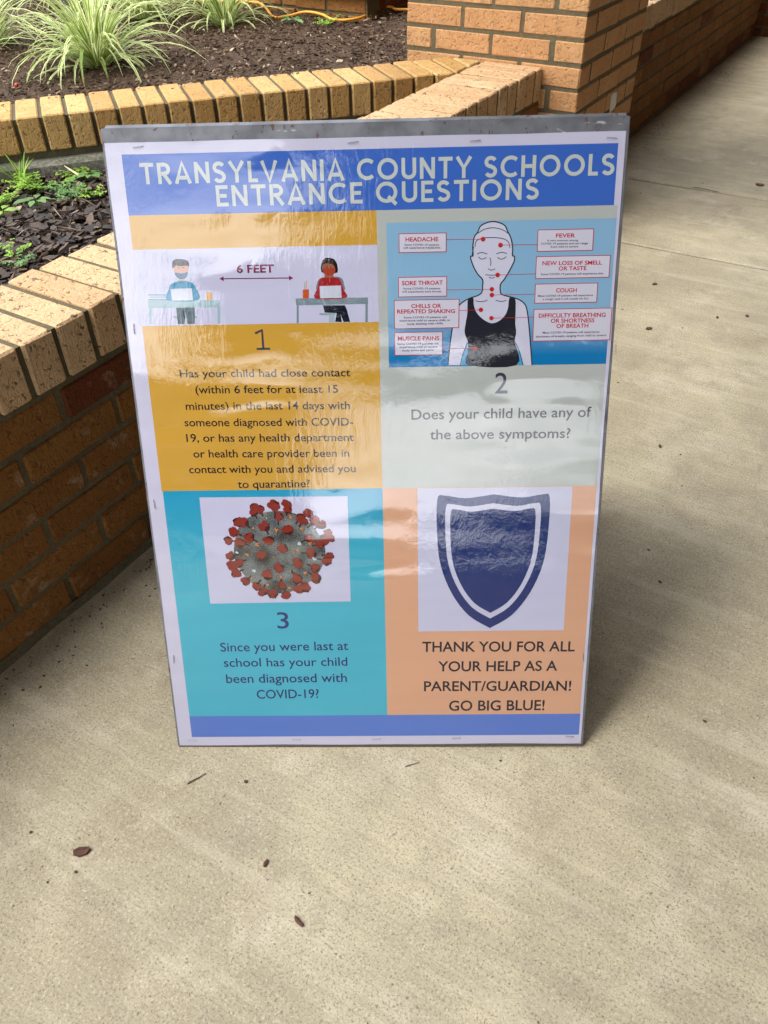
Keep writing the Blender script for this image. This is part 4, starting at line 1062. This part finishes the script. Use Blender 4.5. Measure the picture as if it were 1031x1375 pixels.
cb.build('crack', M['mortar_dark'], pav)
# uncountable grit on the slab
rg = random.Random(77); tb = Tint()
for i in range(300):
    x, y = rg.uniform(XF+.02, 1.2), rg.uniform(-.2, 5.5)
    s_ = rg.choice([.0006, .0008, .001, .0018]) if y < 1.2 else rg.choice([.001, .0015, .003]); chip(tb, x, y, .0006, s_*2, s_, s_*.6, rg.uniform(0, 6.3), 0, 0, rg.random()*.7, rg, 5)
for i in range(1300):       # more of it swept against the foot of the wall
    x, y = XF+.02+abs(rg.gauss(0, .05)), rg.uniform(-.5, 6)
    s_ = rg.choice([.0012, .002, .003]); chip(tb, x, y, .0006, s_*2, s_, s_*.6, rg.uniform(0, 6.3), 0, 0, rg.random(), rg, 5)
tag(tb.build('grit', M['chips']), kind='stuff')
tb = Tint()               # crumbs of mulch spilled on to the back edge of the border wall
for i in range(70):
    q_ = kpt(rg.uniform(-1.2, 1.0), -.2+abs(rg.gauss(0, .022)))
    chip(tb, q_[0], q_[1], .5155, rg.uniform(.004, .013), rg.uniform(.002, .005), .002, rg.uniform(0, 6.3), 0, 0, rg.random()*.9, rg, 4)
tag(tb.build('spilled_mulch', M['mulch']), kind='stuff')
# pale splinter and a red berry in the beds
b = MB(); b.tube([(-1.962, 1.508, FB_Z+.032), (-1.925, 1.50, FB_Z+.026), (-1.889, 1.494, FB_Z+.02)], [.0012, .003, .0035], 6)
tag(b.build('wood_splinter', M['straw']), 'pale wood splinter lying below the concrete footing in the bark bed', 'splinter')
bm = bmesh.new(); bmesh.ops.create_icosphere(bm, subdivisions=2, radius=.0065)
me = bpy.data.meshes.new('berry'); bm.to_mesh(me); bm.free(); me.materials.append(M['berry'])
tag(link('berry', me, None, (-2.480, 1.807, .478)), 'small red berry on the soil left of the large striped grass', 'berry')

# ------------------------------------------------------------------ the unseen place behind and above the camera, partly added for the light
cv = empty('walkway_canopy'); tag(cv, 'flat canopy roof over the walkway carried by the brick pillars, with an unseen branch added to shape the sign glare', 'canopy')
b = MB(); b.box(-1.22, -5.2, 3.96, 2.75, 12, 4.2); b.build('roof', M['roof'], cv)
b = MB(); b.box(2.752, -13.5, 3.96, 17, -2.2, 4.2); b.build('roof', M['roof'], cv)  # unseen branch roof, added to shape the glare on the sign
b = MB(); b.box(-1.26, -5.26, 3.92, -1.223, 12, 4.24); b.box(-1.22, -5.26, 3.92, 2.74, -5.203, 4.24); b.build('fascia', M['trim'], cv)
def building(name, label, x0, y0, x1, y1, h_, face, n, gap):
    r = empty(name, ((x0+x1)/2, (y0+y1)/2, 0)); tag(r, label, 'building'); ox, oy = (x0+x1)/2, (y0+y1)/2
    b = MB(); b.box(x0-ox, y0-oy, -.08, x1-ox, y1-oy, h_); b.build('wall', M['facade'], r)
    b = MB(); b.box(x0-ox-.2, y0-oy-.2, h_+.003, x1-ox+.2, y1-oy+.2, h_+.25); b.build('roof', M['trim'], r)
    for i in range(n):
        for zf in ([1.0] if h_ < 5 else [.9, 3.7]):
            f = MB(); g = MB()
            if face == 'y':
                c = x0+gap*(i+.5)-ox; f.box(c-.9, y1-oy-.05, zf, c+.9, y1-oy+.03, zf+1.5); g.box(c-.82, y1-oy+.032, zf+.08, c+.82, y1-oy+.036, zf+1.42)
            else:
                c = y0+gap*(i+.5)-oy; f.box(x0-ox-.03, c-.9, zf, x0-ox+.05, c+.9, zf+1.4); g.box(x0-ox-.036, c-.82, zf+.08, x0-ox-.032, c+.82, zf+1.32)
            w_ = f.build('window', M['trim'], r); g.build('pane', M['glass'], w_)
building('unseen_building', 'brick school wing along the right side of the walkway', 2.76, -2.1, 9, 14, 4.7, 'x', 4, 4.0)
building('unseen_building', 'unseen brick block added to close the far end of the walkway against fill light', -1.5, 12.3, 2.74, 20, 4.7, 'y', 0, 4.0)  # added out of view to keep sky light out of the far end
building('unseen_building', 'unseen two storey brick block added far behind the viewer to shape the glare', -22, -42, 13.5, -30, 6.2, 'y', 9, 3.9)  # added out of view to bound the sky reflected in the sign
